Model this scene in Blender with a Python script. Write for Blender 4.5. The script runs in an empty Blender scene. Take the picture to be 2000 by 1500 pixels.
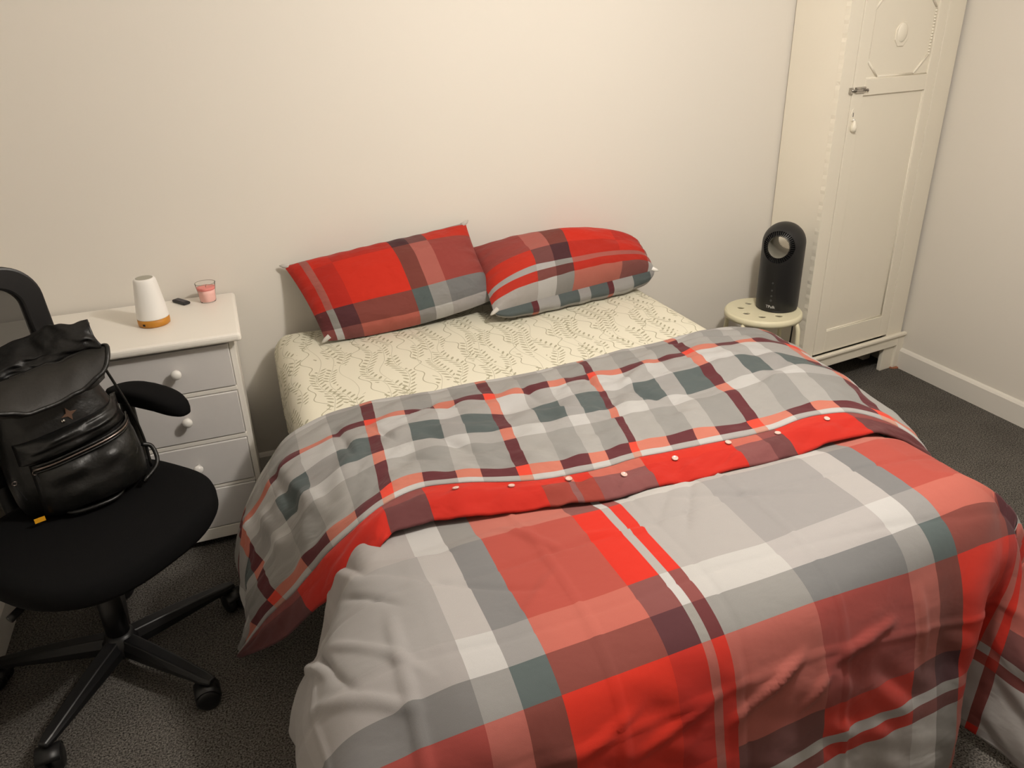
import bpy, bmesh, math, random
import numpy as np
from mathutils import Vector, Matrix

S = bpy.context.scene
COL = S.collection
random.seed(7)
rng = np.random.default_rng(11)

# ------------------------------------------------------------------ camera, world, light, exposure
cam = bpy.data.cameras.new('camera')
cam.sensor_width = 36.0
cam.lens = 1503.0 / 2000.0 * 36.0
cam.clip_start = 0.02
cam_o = bpy.data.objects.new('camera', cam)
COL.objects.link(cam_o)
_f = 1503.0
_D = np.array([103.0, 3180.0, _f]); _D /= np.linalg.norm(_D)
_x = 380.0 - 1000.0
_Y = np.array([_x, -(_D[0] * _x + _D[2] * _f) / _D[1], _f]); _Y /= np.linalg.norm(_Y)
_R = np.stack([np.cross(_D, _Y), _Y, -_D])
_M = Matrix.Identity(4)
for i in range(3):
    _M[i][0] = _R[i][0]; _M[i][1] = -_R[i][1]; _M[i][2] = -_R[i][2]
_M[2][3] = 1.6
cam_o.matrix_world = _M
S.camera = cam_o

w = bpy.data.worlds.new('world'); S.world = w
w.use_nodes = True
w.node_tree.nodes['Background'].inputs[0].default_value = (0.9, 0.8, 0.65, 1)
w.node_tree.nodes['Background'].inputs[1].default_value = 0.0

lamp = bpy.data.lights.new('ceiling_light', 'POINT')
lamp.energy = 85.0
lamp.color = (1.0, 0.93, 0.85)
lamp.shadow_soft_size = 0.07
lamp_o = bpy.data.objects.new('ceiling_light', lamp)
lamp_o.location = (1.14, 1.00, 2.16)
COL.objects.link(lamp_o)

S.view_settings.view_transform = 'Standard'
S.view_settings.look = 'None'
S.view_settings.gamma = 1.0
S.view_settings.exposure = 0.0
S.view_settings.use_curve_mapping = False

# ------------------------------------------------------------------ helpers
def lin(c):
    o = []
    for v in c[:3]:
        v = v / 255.0
        o.append(v / 12.92 if v <= 0.04045 else ((v + 0.055) / 1.055) ** 2.4)
    return (o[0], o[1], o[2], 1.0)

def mat(name, col, rough=0.6, bump=None, var=None, metal=0.0, spec=0.5, sheen=0.0, coat=0.0):
    """col sRGB 0-255; bump=(scale, strength[, dist]); var=(scale, amount)"""
    m = bpy.data.materials.new(name); m.use_nodes = True
    nt = m.node_tree; b = nt.nodes['Principled BSDF']
    b.inputs['Base Color'].default_value = lin(col)
    b.inputs['Roughness'].default_value = rough
    b.inputs['Metallic'].default_value = metal
    b.inputs['Specular IOR Level'].default_value = spec
    b.inputs['Sheen Weight'].default_value = sheen
    b.inputs['Coat Weight'].default_value = coat
    tc = nt.nodes.new('ShaderNodeTexCoord')
    if var:
        n = nt.nodes.new('ShaderNodeTexNoise'); n.inputs['Scale'].default_value = var[0]
        n.inputs['Detail'].default_value = 4
        nt.links.new(tc.outputs['Object'], n.inputs['Vector'])
        mx = nt.nodes.new('ShaderNodeMix'); mx.data_type = 'RGBA'
        a = lin(col)
        k = var[1]
        mx.inputs['A'].default_value = tuple(max(0, x * (1 - k)) for x in a[:3]) + (1,)
        mx.inputs['B'].default_value = tuple(min(1, x * (1 + k)) for x in a[:3]) + (1,)
        nt.links.new(n.outputs['Fac'], mx.inputs['Factor'])
        nt.links.new(mx.outputs['Result'], b.inputs['Base Color'])
    if bump:
        n2 = nt.nodes.new('ShaderNodeTexNoise'); n2.inputs['Scale'].default_value = bump[0]
        n2.inputs['Detail'].default_value = 5
        nt.links.new(tc.outputs['Object'], n2.inputs['Vector'])
        bp = nt.nodes.new('ShaderNodeBump'); bp.inputs['Strength'].default_value = bump[1]
        bp.inputs['Distance'].default_value = bump[2] if len(bump) > 2 else 0.002
        nt.links.new(n2.outputs['Fac'], bp.inputs['Height'])
        nt.links.new(bp.outputs['Normal'], b.inputs['Normal'])
    return m

def link(name, me, m=None, parent=None, smooth=True):
    o = bpy.data.objects.new(name, me); COL.objects.link(o)
    if m is not None:
        for x in (m if isinstance(m, (list, tuple)) else [m]):
            me.materials.append(x)
    if parent is not None:
        o.parent = parent
    if smooth:
        for p in me.polygons: p.use_smooth = True
    return o

def obj(name, bm, m=None, parent=None, smooth=False, bevel=0.0, seg=2, auto=None):
    me = bpy.data.meshes.new(name)
    bmesh.ops.recalc_face_normals(bm, faces=bm.faces)
    bm.to_mesh(me); bm.free()
    o = link(name, me, m, parent, smooth)
    if bevel:
        md = o.modifiers.new('bevel', 'BEVEL'); md.width = bevel; md.segments = seg
        md.limit_method = 'ANGLE'; md.angle_limit = math.radians(35)
    return o

def thing(name, label, cat, loc=(0, 0, 0), rz=0.0, group=None):
    o = bpy.data.objects.new(name, None); COL.objects.link(o)
    o.empty_display_size = 0.05
    o.location = loc; o.rotation_euler = (0, 0, rz)
    o['label'] = label; o['category'] = cat
    if group: o['group'] = group
    return o

def tag(o, label, cat, group=None):
    o['label'] = label; o['category'] = cat
    if group: o['group'] = group
    return o

def struct(o):
    o['kind'] = 'structure'; return o

def box(bm, x0, x1, y0, y1, z0, z1, M=None):
    vs = [bm.verts.new(p) for p in ((x0, y0, z0), (x1, y0, z0), (x1, y1, z0), (x0, y1, z0),
                                    (x0, y0, z1), (x1, y0, z1), (x1, y1, z1), (x0, y1, z1))]
    if M is not None:
        for v in vs: v.co = M @ v.co
    for f in ((0, 3, 2, 1), (4, 5, 6, 7), (0, 1, 5, 4), (1, 2, 6, 5), (2, 3, 7, 6), (3, 0, 4, 7)):
        bm.faces.new([vs[i] for i in f])
    return bm

def boxo(name, x0, x1, y0, y1, z0, z1, m, parent=None, bevel=0.0, M=None, seg=2):
    return obj(name, box(bmesh.new(), x0, x1, y0, y1, z0, z1, M), m, parent, bevel=bevel, seg=seg, smooth=False)

def lathe(bm, prof, n=48, c=(0, 0, 0), cap0=True, cap1=True):
    rings = []
    for r, z in prof:
        rings.append([bm.verts.new((c[0] + r * math.cos(2 * math.pi * k / n), c[1] + r * math.sin(2 * math.pi * k / n), c[2] + z)) for k in range(n)])
    for a, b in zip(rings, rings[1:]):
        for k in range(n):
            bm.faces.new((a[k], a[(k + 1) % n], b[(k + 1) % n], b[k]))
    if cap0: bm.faces.new(rings[0][::-1])
    if cap1: bm.faces.new(rings[-1])
    return bm

def smooth_path(pts, n=8):
    pts = [np.array(p, float) for p in pts]
    P = [2 * pts[0] - pts[1]] + pts + [2 * pts[-1] - pts[-2]]
    out = []
    for i in range(1, len(P) - 2):
        for t in np.linspace(0, 1, n, endpoint=False):
            a, b, c, d = P[i - 1], P[i], P[i + 1], P[i + 2]
            out.append(0.5 * (2 * b + (c - a) * t + (2 * a - 5 * b + 4 * c - d) * t * t + (3 * b - a - 3 * c + d) * t ** 3))
    out.append(pts[-1])
    return out

def tube(bm, pts, r, n=12, cap=True, closed=False):
    """r: number or list; pts list of points"""
    pts = [Vector(p) for p in pts]
    m = len(pts)
    rs = r if isinstance(r, (list, tuple)) else [r] * m
    rings = []
    up = None
    for i, p in enumerate(pts):
        if closed: d = pts[(i + 1) % m] - pts[i - 1]
        else: d = pts[min(i + 1, m - 1)] - pts[max(i - 1, 0)]
        d.normalize()
        if up is None:
            up = Vector((0, 0, 1)) if abs(d.z) < 0.9 else Vector((1, 0, 0))
        s = d.cross(up).normalized(); up = s.cross(d).normalized()
        rings.append([bm.verts.new(p + (s * math.cos(2 * math.pi * k / n) + up * math.sin(2 * math.pi * k / n)) * rs[i]) for k in range(n)])
    prs = list(zip(rings, rings[1:])) + ([(rings[-1], rings[0])] if closed else [])
    for a, b in prs:
        for k in range(n):
            bm.faces.new((a[k], a[(k + 1) % n], b[(k + 1) % n], b[k]))
    if cap and not closed:
        bm.faces.new(rings[0][::-1]); bm.faces.new(rings[-1])
    return bm

def prism(bm, poly, z0, z1):
    a = [bm.verts.new((x, y, z0)) for x, y in poly]
    b = [bm.verts.new((x, y, z1)) for x, y in poly]
    n = len(poly)
    for k in range(n):
        bm.faces.new((a[k], a[(k + 1) % n], b[(k + 1) % n], b[k]))
    bm.faces.new(a[::-1]); bm.faces.new(b)
    return bm

def gridmesh(name, P, UV, m, parent=None, solid=0.0, offset=-1.0, wrap=False, facemat=None):
    nr, nc = P.shape[:2]
    me = bpy.data.meshes.new(name)
    idx = np.arange(nr * nc).reshape(nr, nc)
    faces = []
    for i in range(nr - 1):
        for j in range(nc - 1):
            faces.append((idx[i, j], idx[i, j + 1], idx[i + 1, j + 1], idx[i + 1, j]))
    me.from_pydata(P.reshape(-1, 3).tolist(), [], [tuple(int(k) for k in f) for f in faces])
    uvl = me.uv_layers.new(name='UVMap')
    fl = UV.reshape(-1, 2)
    vi = np.empty(len(me.loops), dtype=np.int32); me.loops.foreach_get('vertex_index', vi)
    uvl.data.foreach_set('uv', fl[vi].astype(np.float32).ravel())
    o = link(name, me, m, parent)
    if solid:
        md = o.modifiers.new('solid', 'SOLIDIFY'); md.thickness = solid; md.offset = offset
    return o

def _h(ix, iy, s):
    n = (ix * 374761393 + iy * 668265263 + s * 1442695041) & 0x7fffffff
    n = ((n ^ (n >> 13)) * 1274126177) & 0x7fffffff
    return ((n ^ (n >> 16)) & 0xffff) / 65535.0

def vnoise(x, y, s=0):
    x = np.asarray(x, float); y = np.asarray(y, float)
    ix = np.floor(x).astype(np.int64); iy = np.floor(y).astype(np.int64)
    fx = x - ix; fy = y - iy
    fx = fx * fx * (3 - 2 * fx); fy = fy * fy * (3 - 2 * fy)
    a = _h(ix, iy, s); b = _h(ix + 1, iy, s); c = _h(ix, iy + 1, s); d = _h(ix + 1, iy + 1, s)
    return (a * (1 - fx) + b * fx) * (1 - fy) + (c * (1 - fx) + d * fx) * fy - 0.5

def normals(P):
    du = np.gradient(P, axis=1); dv = np.gradient(P, axis=0)
    n = np.cross(du, dv)
    return n / (np.linalg.norm(n, axis=2, keepdims=True) + 1e-9)

def sstep(a, b, x):
    t = np.clip((np.asarray(x, float) - a) / (b - a), 0, 1)
    return t * t * (3 - 2 * t)

def dye(c):
    if c[0] > 180 and c[1] < 82: return tuple(q * v + 0.004 for q, v in zip((0.67, 0.70, 0.66), lin(c)[:3])) + (1.0,)
    return tuple(q * v + 0.004 for q, v in zip((0.60, 0.605, 0.625), lin([v if v < 200 else 200 + (v - 200) * .6 for v in c])[:3])) + (1.0,)

def plaid(name, ue, ve, table, rough=0.85, weave=900.0, wrinkle=0.35):
    """printed cotton: constant-colour cells. ue/ve: edges in metres of UV; table[row][col] sRGB"""
    m = bpy.data.materials.new(name); m.use_nodes = True
    nt = m.node_tree; N = nt.nodes; L = nt.links
    b = N['Principled BSDF']
    b.inputs['Roughness'].default_value = rough
    b.inputs['Specular IOR Level'].default_value = 0.25
    b.inputs['Sheen Weight'].default_value = 0.08
    uv = N.new('ShaderNodeUVMap'); uv.uv_map = 'UVMap'
    sp = N.new('ShaderNodeSeparateXYZ'); L.new(uv.outputs[0], sp.inputs[0])
    mr = N.new('ShaderNodeMapRange'); mr.inputs['From Min'].default_value = ue[0]; mr.inputs['From Max'].default_value = ue[-1]
    L.new(sp.outputs[0], mr.inputs['Value'])
    span = ue[-1] - ue[0]
    cur = None
    for r, row in enumerate(table):
        rp = N.new('ShaderNodeValToRGB'); cr = rp.color_ramp; cr.interpolation = 'CONSTANT'
        while len(cr.elements) > 1: cr.elements.remove(cr.elements[-1])
        cr.elements[0].position = 0.0; cr.elements[0].color = dye(row[0])
        for k in range(1, len(row)):
            e = cr.elements.new((ue[k] - ue[0]) / span); e.color = dye(row[k])
        L.new(mr.outputs[0], rp.inputs['Fac'])
        if cur is None: cur = rp.outputs['Color']
        else:
            gt = N.new('ShaderNodeMath'); gt.operation = 'GREATER_THAN'; gt.inputs[1].default_value = ve[r]
            L.new(sp.outputs[1], gt.inputs[0])
            mx = N.new('ShaderNodeMix'); mx.data_type = 'RGBA'
            L.new(gt.outputs[0], mx.inputs['Factor']); L.new(cur, mx.inputs['A']); L.new(rp.outputs['Color'], mx.inputs['B'])
            cur = mx.outputs['Result']
    # thread variation
    n1 = N.new('ShaderNodeTexNoise'); n1.inputs['Scale'].default_value = weave; n1.inputs['Detail'].default_value = 1
    L.new(uv.outputs[0], n1.inputs['Vector'])
    m2 = N.new('ShaderNodeMapRange'); m2.inputs['To Min'].default_value = 0.86; m2.inputs['To Max'].default_value = 1.10
    L.new(n1.outputs['Fac'], m2.inputs['Value'])
    mul = N.new('ShaderNodeMix'); mul.data_type = 'RGBA'; mul.blend_type = 'MULTIPLY'; mul.inputs['Factor'].default_value = 1.0
    L.new(cur, mul.inputs['A']); L.new(m2.outputs[0], mul.inputs['B'])
    L.new(mul.outputs['Result'], b.inputs['Base Color'])
    # creases
    mp = N.new('ShaderNodeMapping'); mp.inputs['Scale'].default_value = (1.0, 1.6, 1.0); mp.inputs['Rotation'].default_value = (0, 0, 0.5)
    L.new(uv.outputs[0], mp.inputs['Vector'])
    n2 = N.new('ShaderNodeTexNoise'); n2.inputs['Scale'].default_value = 9.0; n2.inputs['Detail'].default_value = 3.0; n2.inputs['Distortion'].default_value = 0.25
    L.new(mp.outputs[0], n2.inputs['Vector'])
    bp = N.new('ShaderNodeBump'); bp.inputs['Strength'].default_value = wrinkle; bp.inputs['Distance'].default_value = 0.02
    L.new(n2.outputs['Fac'], bp.inputs['Height'])
    bp2 = N.new('ShaderNodeBump'); bp2.inputs['Strength'].default_value = 0.15; bp2.inputs['Distance'].default_value = 0.001
    L.new(n1.outputs['Fac'], bp2.inputs['Height']); L.new(bp.outputs['Normal'], bp2.inputs['Normal'])
    L.new(bp2.outputs['Normal'], b.inputs['Normal'])
    return m

# ------------------------------------------------------------------ materials
M_wall = mat('painted_wall', (225, 220, 211), 0.75, bump=(260, 0.06, 0.001), var=(1.5, 0.015))
M_ceil = mat('painted_ceiling', (220, 217, 211), 0.8)
M_trim = mat('white_gloss_trim', (226, 222, 214), 0.35, bump=(90, 0.03))
M_ward = mat('cream_wardrobe_paint', (234, 228, 213), 0.42, bump=(70, 0.10, 0.002), var=(6, 0.02))
M_chest = mat('white_chest_paint', (238, 234, 226), 0.4, bump=(60, 0.04))
M_drawer = mat('grey_drawer_paint', (216, 213, 211), 0.5, bump=(140, 0.06), var=(30, 0.03))
M_knob = mat('white_knob', (240, 237, 232), 0.25)
M_blackplastic = mat('black_plastic', (15, 15, 16), 0.42)
M_blackfabric = mat('black_seat_fabric', (13, 13, 14), 0.95, bump=(700, 0.3, 0.001), spec=0.15)
M_leather = mat('black_leather', (14, 14, 13), 0.42, bump=(9, 0.55, 0.02), spec=0.5)
M_nylon = mat('black_nylon', (13, 13, 14), 0.5, bump=(18, 0.5, 0.012))
M_flap = mat('black_suede_flap', (34, 32, 29), 0.6, bump=(16, 0.5, 0.01), var=(12, 0.25))
M_metal = mat('dark_metal', (120, 110, 105), 0.3, metal=1.0)
M_chrome = mat('chrome', (190, 186, 180), 0.2, metal=1.0, var=(120, 0.5))
M_bronze = mat('bronze_clasp', (128, 100, 84), 0.45, metal=0.4)
M_yellow = mat('yellow_tag', (225, 160, 20), 0.6)
M_fan = mat('matt_black_fan', (26, 26, 27), 0.42)
M_fanin = mat('grey_fan_liner', (118, 115, 104), 0.5)
M_dark = mat('dark_recess', (12, 12, 12), 0.7)
M_print = mat('pale_print', (205, 205, 205), 0.5)
M_printdim = mat('dim_print', (72, 72, 72), 0.5)
M_stool = mat('cream_stool_paint', (228, 222, 192), 0.4)
M_lampwhite = mat('white_lamp_shade', (240, 238, 234), 0.45)
M_lampgrey = mat('grey_touch_top', (168, 165, 152), 0.6, bump=(400, 0.2))
M_wood = mat('orange_wood_base', (196, 132, 40), 0.5, var=(40, 0.12))
M_remote = mat('charcoal_remote', (62, 58, 64), 0.5)
M_remote2 = mat('charcoal_remote_dark', (34, 32, 34), 0.45)
M_wax = mat('pink_wax', (250, 200, 192), 0.5)
M_wax2 = mat('deep_pink_wax', (244, 150, 144), 0.5)
M_base = mat('divan_fabric', (205, 200, 188), 0.9, bump=(300, 0.2))
M_copper = mat('copper_pad', (170, 110, 80), 0.6)

def carpet_mat():
    m = bpy.data.materials.new('charcoal_carpet'); m.use_nodes = True
    nt = m.node_tree; N = nt.nodes; L = nt.links; b = N['Principled BSDF']
    b.inputs['Roughness'].default_value = 1.0; b.inputs['Specular IOR Level'].default_value = 0.05
    tc = N.new('ShaderNodeTexCoord')
    n = N.new('ShaderNodeTexNoise'); n.inputs['Scale'].default_value = 210; n.inputs['Detail'].default_value = 3; n.inputs['Roughness'].default_value = 0.7
    L.new(tc.outputs['Object'], n.inputs['Vector'])
    r = N.new('ShaderNodeValToRGB'); e = r.color_ramp.elements
    e[0].position = 0.36; e[0].color = lin((38, 37, 36)); e[1].position = 0.66; e[1].color = lin((140, 135, 128))
    L.new(n.outputs['Fac'], r.inputs['Fac'])
    n3 = N.new('ShaderNodeTexNoise'); n3.inputs['Scale'].default_value = 7; n3.inputs['Detail'].default_value = 3
    L.new(tc.outputs['Object'], n3.inputs['Vector'])
    mr = N.new('ShaderNodeMapRange'); mr.inputs['To Min'].default_value = 0.75; mr.inputs['To Max'].default_value = 1.25
    L.new(n3.outputs['Fac'], mr.inputs['Value'])
    mu = N.new('ShaderNodeMix'); mu.data_type = 'RGBA'; mu.blend_type = 'MULTIPLY'; mu.inputs['Factor'].default_value = 1
    L.new(r.outputs['Color'], mu.inputs['A']); L.new(mr.outputs[0], mu.inputs['B'])
    L.new(mu.outputs['Result'], b.inputs['Base Color'])
    bp = N.new('ShaderNodeBump'); bp.inputs['Strength'].default_value = 0.9; bp.inputs['Distance'].default_value = 0.008
    L.new(n.outputs['Fac'], bp.inputs['Height']); L.new(bp.outputs['Normal'], b.inputs['Normal'])
    return m

def sheet_mat():
    """cream cotton printed with olive sprigs and wavy stems (UV in metres)"""
    m = bpy.data.materials.new('sprig_print_sheet'); m.use_nodes = True
    nt = m.node_tree; N = nt.nodes; L = nt.links; b = N['Principled BSDF']
    b.inputs['Roughness'].default_value = 0.85; b.inputs['Specular IOR Level'].default_value = 0.2
    uv = N.new('ShaderNodeUVMap'); uv.uv_map = 'UVMap'
    sp = N.new('ShaderNodeSeparateXYZ'); L.new(uv.outputs[0], sp.inputs[0])
    U, V = sp.outputs[0], sp.outputs[1]
    def mth(op, a, bb=None, c=None):
        n = N.new('ShaderNodeMath'); n.operation = op
        for k, q in enumerate((a, bb, c)):
            if q is None: continue
            if isinstance(q, (int, float)): n.inputs[k].default_value = q
            else: L.new(q, n.inputs[k])
        return n.outputs[0]
    masks = []
    nw = N.new('ShaderNodeTexNoise'); nw.inputs['Scale'].default_value = 5.0; nw.inputs['Detail'].default_value = 1
    L.new(uv.outputs[0], nw.inputs['Vector'])
    sw = N.new('ShaderNodeSeparateColor'); L.new(nw.outputs['Color'], sw.inputs[0])
    U = mth('ADD', U, mth('MULTIPLY', mth('SUBTRACT', sw.outputs[0], 0.5), 0.05))
    V = mth('ADD', V, mth('MULTIPLY', mth('SUBTRACT', sw.outputs[1], 0.5), 0.05))
    per = 0.165
    # thin wavy line
    wv = mth('MULTIPLY', mth('SINE', mth('MULTIPLY', V, 62.0)), 0.013)
    wv = mth('ADD', wv, mth('MULTIPLY', mth('SINE', mth('MULTIPLY', V, 27.0)), 0.010))
    d = mth('SUBTRACT', mth('FLOORED_MODULO', mth('ADD', U, wv), per), 0.03)
    masks.append(mth('LESS_THAN', mth('ABSOLUTE', d), 0.0016))
    # leafy stems
    for off, ph, sc, sd in ((0.058, 0.0, 21.0, 1), (0.098, 2.1, 17.0, 2), (0.140, 4.0, 24.0, 3)):
        sway = mth('MULTIPLY', mth('SINE', mth('ADD', mth('MULTIPLY', V, sc), ph)), 0.016)
        x = mth('SUBTRACT', mth('FLOORED_MODULO', mth('ADD', U, sway), per), off)
        ax = mth('ABSOLUTE', x)
        stem = mth('MULTIPLY', mth('LESS_THAN', ax, 0.0010), 0.6)
        masks.append(stem)
        side = mth('MULTIPLY', mth('SIGN', x), 0.005)
        py = mth('SUBTRACT', mth('FLOORED_MODULO', mth('ADD', mth('ADD', V, side), 0.0), 0.0225), 0.01125)
        px = mth('SUBTRACT', ax, 0.0125)
        ca, sa = math.cos(0.75), math.sin(0.75)
        rx = mth('ADD', mth('MULTIPLY', px, ca), mth('MULTIPLY', py, sa))
        ry = mth('SUBTRACT', mth('MULTIPLY', py, ca), mth('MULTIPLY', px, sa))
        e = mth('ADD', mth('POWER', mth('ABSOLUTE', mth('DIVIDE', rx, 0.0130)), 2.0), mth('POWER', mth('ABSOLUTE', mth('DIVIDE', ry, 0.0034)), 2.0))
        leaf = mth('LESS_THAN', e, 1.0)
        # gaps between sprigs
        n = N.new('ShaderNodeTexNoise'); n.inputs['Scale'].default_value = 9.0; n.inputs['Detail'].default_value = 0
        mp = N.new('ShaderNodeMapping'); mp.inputs['Location'].default_value = (sd * 3.3, sd * 1.7, 0)
        L.new(uv.outputs[0], mp.inputs['Vector']); L.new(mp.outputs[0], n.inputs['Vector'])
        gap = mth('GREATER_THAN', n.outputs['Fac'], 0.47)
        masks.append(mth('MULTIPLY', leaf, gap))
    cur = masks[0]
    for q in masks[1:]: cur = mth('MAXIMUM', cur, q)
    cur = mth('MULTIPLY', cur, 0.66)
    mx = N.new('ShaderNodeMix'); mx.data_type = 'RGBA'
    mx.inputs['A'].default_value = lin((219, 215, 197)); mx.inputs['B'].default_value = lin((128, 124, 92))
    L.new(cur, mx.inputs['Factor']); L.new(mx.outputs['Result'], b.inputs['Base Color'])
    n2 = N.new('ShaderNodeTexNoise'); n2.inputs['Scale'].default_value = 6; n2.inputs['Detail'].default_value = 3
    L.new(uv.outputs[0], n2.inputs['Vector'])
    bp = N.new('ShaderNodeBump'); bp.inputs['Strength'].default_value = 0.25; bp.inputs['Distance'].default_value = 0.02
    L.new(n2.outputs['Fac'], bp.inputs['Height']); L.new(bp.outputs['Normal'], b.inputs['Normal'])
    return m

def mesh_mat():
    m = bpy.data.materials.new('black_net'); m.use_nodes = True
    nt = m.node_tree; N = nt.nodes; L = nt.links; b = N['Principled BSDF']
    b.inputs['Base Color'].default_value = lin((40, 38, 34)); b.inputs['Roughness'].default_value = 0.8
    tr = N.new('ShaderNodeBsdfTransparent'); mx = N.new('ShaderNodeMixShader'); mx.inputs[0].default_value = 0.86
    L.new(tr.outputs[0], mx.inputs[1]); L.new(b.outputs[0], mx.inputs[2])
    L.new(mx.outputs[0], N['Material Output'].inputs['Surface'])
    return m

def glass_mat(name, tint=(1, 1, 1, 1), rough=0.03):
    """thin clear glass: see-through with fresnel reflections"""
    m = bpy.data.materials.new(name); m.use_nodes = True
    nt = m.node_tree; N = nt.nodes; L = nt.links
    for n in list(N):
        if n.type == 'BSDF_PRINCIPLED': N.remove(n)
    tr = N.new('ShaderNodeBsdfTransparent'); tr.inputs[0].default_value = tint
    gl = N.new('ShaderNodeBsdfGlossy'); gl.inputs['Roughness'].default_value = rough
    lw = N.new('ShaderNodeLayerWeight'); lw.inputs['Blend'].default_value = 0.08
    mx = N.new('ShaderNodeMixShader')
    L.new(lw.outputs['Fresnel'], mx.inputs[0]); L.new(tr.outputs[0], mx.inputs[1]); L.new(gl.outputs[0], mx.inputs[2])
    L.new(mx.outputs[0], N['Material Output'].inputs['Surface'])
    return m

M_carpet = carpet_mat(); M_sheet = sheet_mat(); M_net = mesh_mat()
M_rim = mat('glass_rim_edge', (150, 146, 134), 0.15)
M_glass = glass_mat('clear_glass', (.975, .975, .97, 1)); M_button = mat('milky_clear_button', (206, 172, 162), 0.12, spec=0.8)

# ---- plaid tables (large print on the duvet face and pillow fronts)
T_face = {
 'G7': dict(G7=(222,216,206), G8=(194,188,182), W=(222,217,209), D=(160,157,152), R=(218,122,106), B=(152,90,84), w=(226,221,214), r=(160,86,80)),
 'G8': dict(G7=(190,185,180), G8=(172,168,165), W=(197,192,187), D=(140,139,138), R=(186,78,68), B=(226,42,20), w=(192,186,180), r=(224,44,26)),
 'W':  dict(G7=(222,217,208), G8=(195,190,186), W=(226,222,215), D=(166,163,160), R=(220,114,98), B=(147,84,80), w=(228,224,217), r=(150,80,76)),
 'D':  dict(G7=(163,161,156), G8=(136,136,135), W=(164,162,158), D=(100,112,111), R=(150,76,66), B=(98,50,55), w=(168,165,158), r=(113,50,52)),
 'R':  dict(G7=(202,110,98), G8=(176,76,68), W=(206,114,102), D=(142,72,62), R=(230,48,26), B=(206,42,28), w=(202,112,100), r=(214,46,30)),
 'B':  dict(G7=(132,80,76), G8=(216,52,32), W=(134,80,77), D=(88,46,52), R=(204,44,28), B=(222,46,28), w=(190,110,100), r=(214,46,30)),
 'w':  dict(G7=(206,201,194), G8=(192,187,182), W=(210,206,200), D=(166,163,158), R=(202,108,96), B=(196,108,98), w=(214,210,202), r=(204,102,92)),
 'r':  dict(G7=(142,76,70), G8=(206,52,36), W=(142,80,74), D=(112,58,54), R=(204,46,30), B=(204,46,30), w=(204,102,92), r=(190,52,38)),
}
def tab(T, rows, cols): return [[T[r][c] for c in cols] for r in rows]
cols_face = ['B', 'w', 'r', 'G7', 'G8', 'W', 'D', 'R', 'B', 'w', 'r', 'G7', 'G8', 'W', 'D', 'R', 'B', 'w', 'r', 'G7', 'G8']
ue_face = [-0.36, -0.293, -0.273, -0.245, -0.05, 0.22, 0.287, 0.353, 0.554, 0.617, 0.639, 0.667, 0.862, 1.131, 1.201, 1.275, 1.475, 1.54, 1.562, 1.592, 1.787, 2.06]
for k_, c_ in dict(G7=(188,182,177), G8=(175,171,167), W=(180,175,171), D=(134,132,130), R=(176,76,68), B=(214,52,34), w=(190,186,180), r=(204,52,36)).items():
    T_face[k_]['E'] = c_
    T_face[k_]['F'] = tuple(int(v * .97) for v in c_)
cols_face[3] = 'F'; cols_face[4] = 'E'
rows_face = ['G7', 'G8', 'W', 'D', 'R', 'B', 'w', 'r', 'G7', 'G8']
ve_face = [-1.0, 0.0, 0.227, 0.305, 0.371, 0.574, 0.643, 0.668, 0.70, 0.90]
M_face = plaid('red_grey_plaid_cotton', ue_face, ve_face, tab(T_face, rows_face, cols_face), wrinkle=0.22)

# small check on the reverse
T_chk = {
 'R': dict(R=(240,72,52), W=(236,132,110), T=(106,44,50), L=(236,132,110), U=(106,44,50)),
 'W': dict(R=(236,132,110), W=(222,218,211), T=(184,181,176), L=(216,212,205), U=(178,175,170)),
 'T': dict(R=(106,44,50), W=(178,175,170), T=(96,106,105), L=(172,169,165), U=(96,106,105)),
 'L': dict(R=(236,132,110), W=(218,214,206), T=(184,181,176), L=(220,216,209), U=(180,177,172)),
 'G': dict(R=(106,44,50), W=(180,177,171), T=(164,162,157), L=(184,181,175), U=(160,158,153)),
 's': dict(R=(226,160,140), W=(222,218,210), T=(186,183,178), L=(222,218,210), U=(186,183,178)),
}
cu, cc = [], []
for k in range(-3, 6):
    x0 = 0.24 + 0.325 * k
    for dx, c in ((0, 'R'), (0.030, 'W'), (0.115, 'T'), (0.19, 'L'), (0.245, 'U')):
        cu.append(x0 + dx); cc.append(c)
sel = [(a, b) for a, b in zip(cu, cc) if -0.46 <= a <= 1.83][:32]
cu = [a for a, b in sel]; cc = [b for a, b in sel]; cu.append(cu[-1] + 0.06)
rows_chk = ['T', 'L', 'G', 'R', 'W', 'T', 'L', 'G', 'R', 's']
ve_chk = [-1.0, -0.150, -0.112, -0.013, 0.015, 0.100, 0.198, 0.245, 0.362, 0.394]
M_check = plaid('grey_check_cotton', cu, ve_chk, tab(T_chk, rows_chk, cc), wrinkle=0.55)

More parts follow.
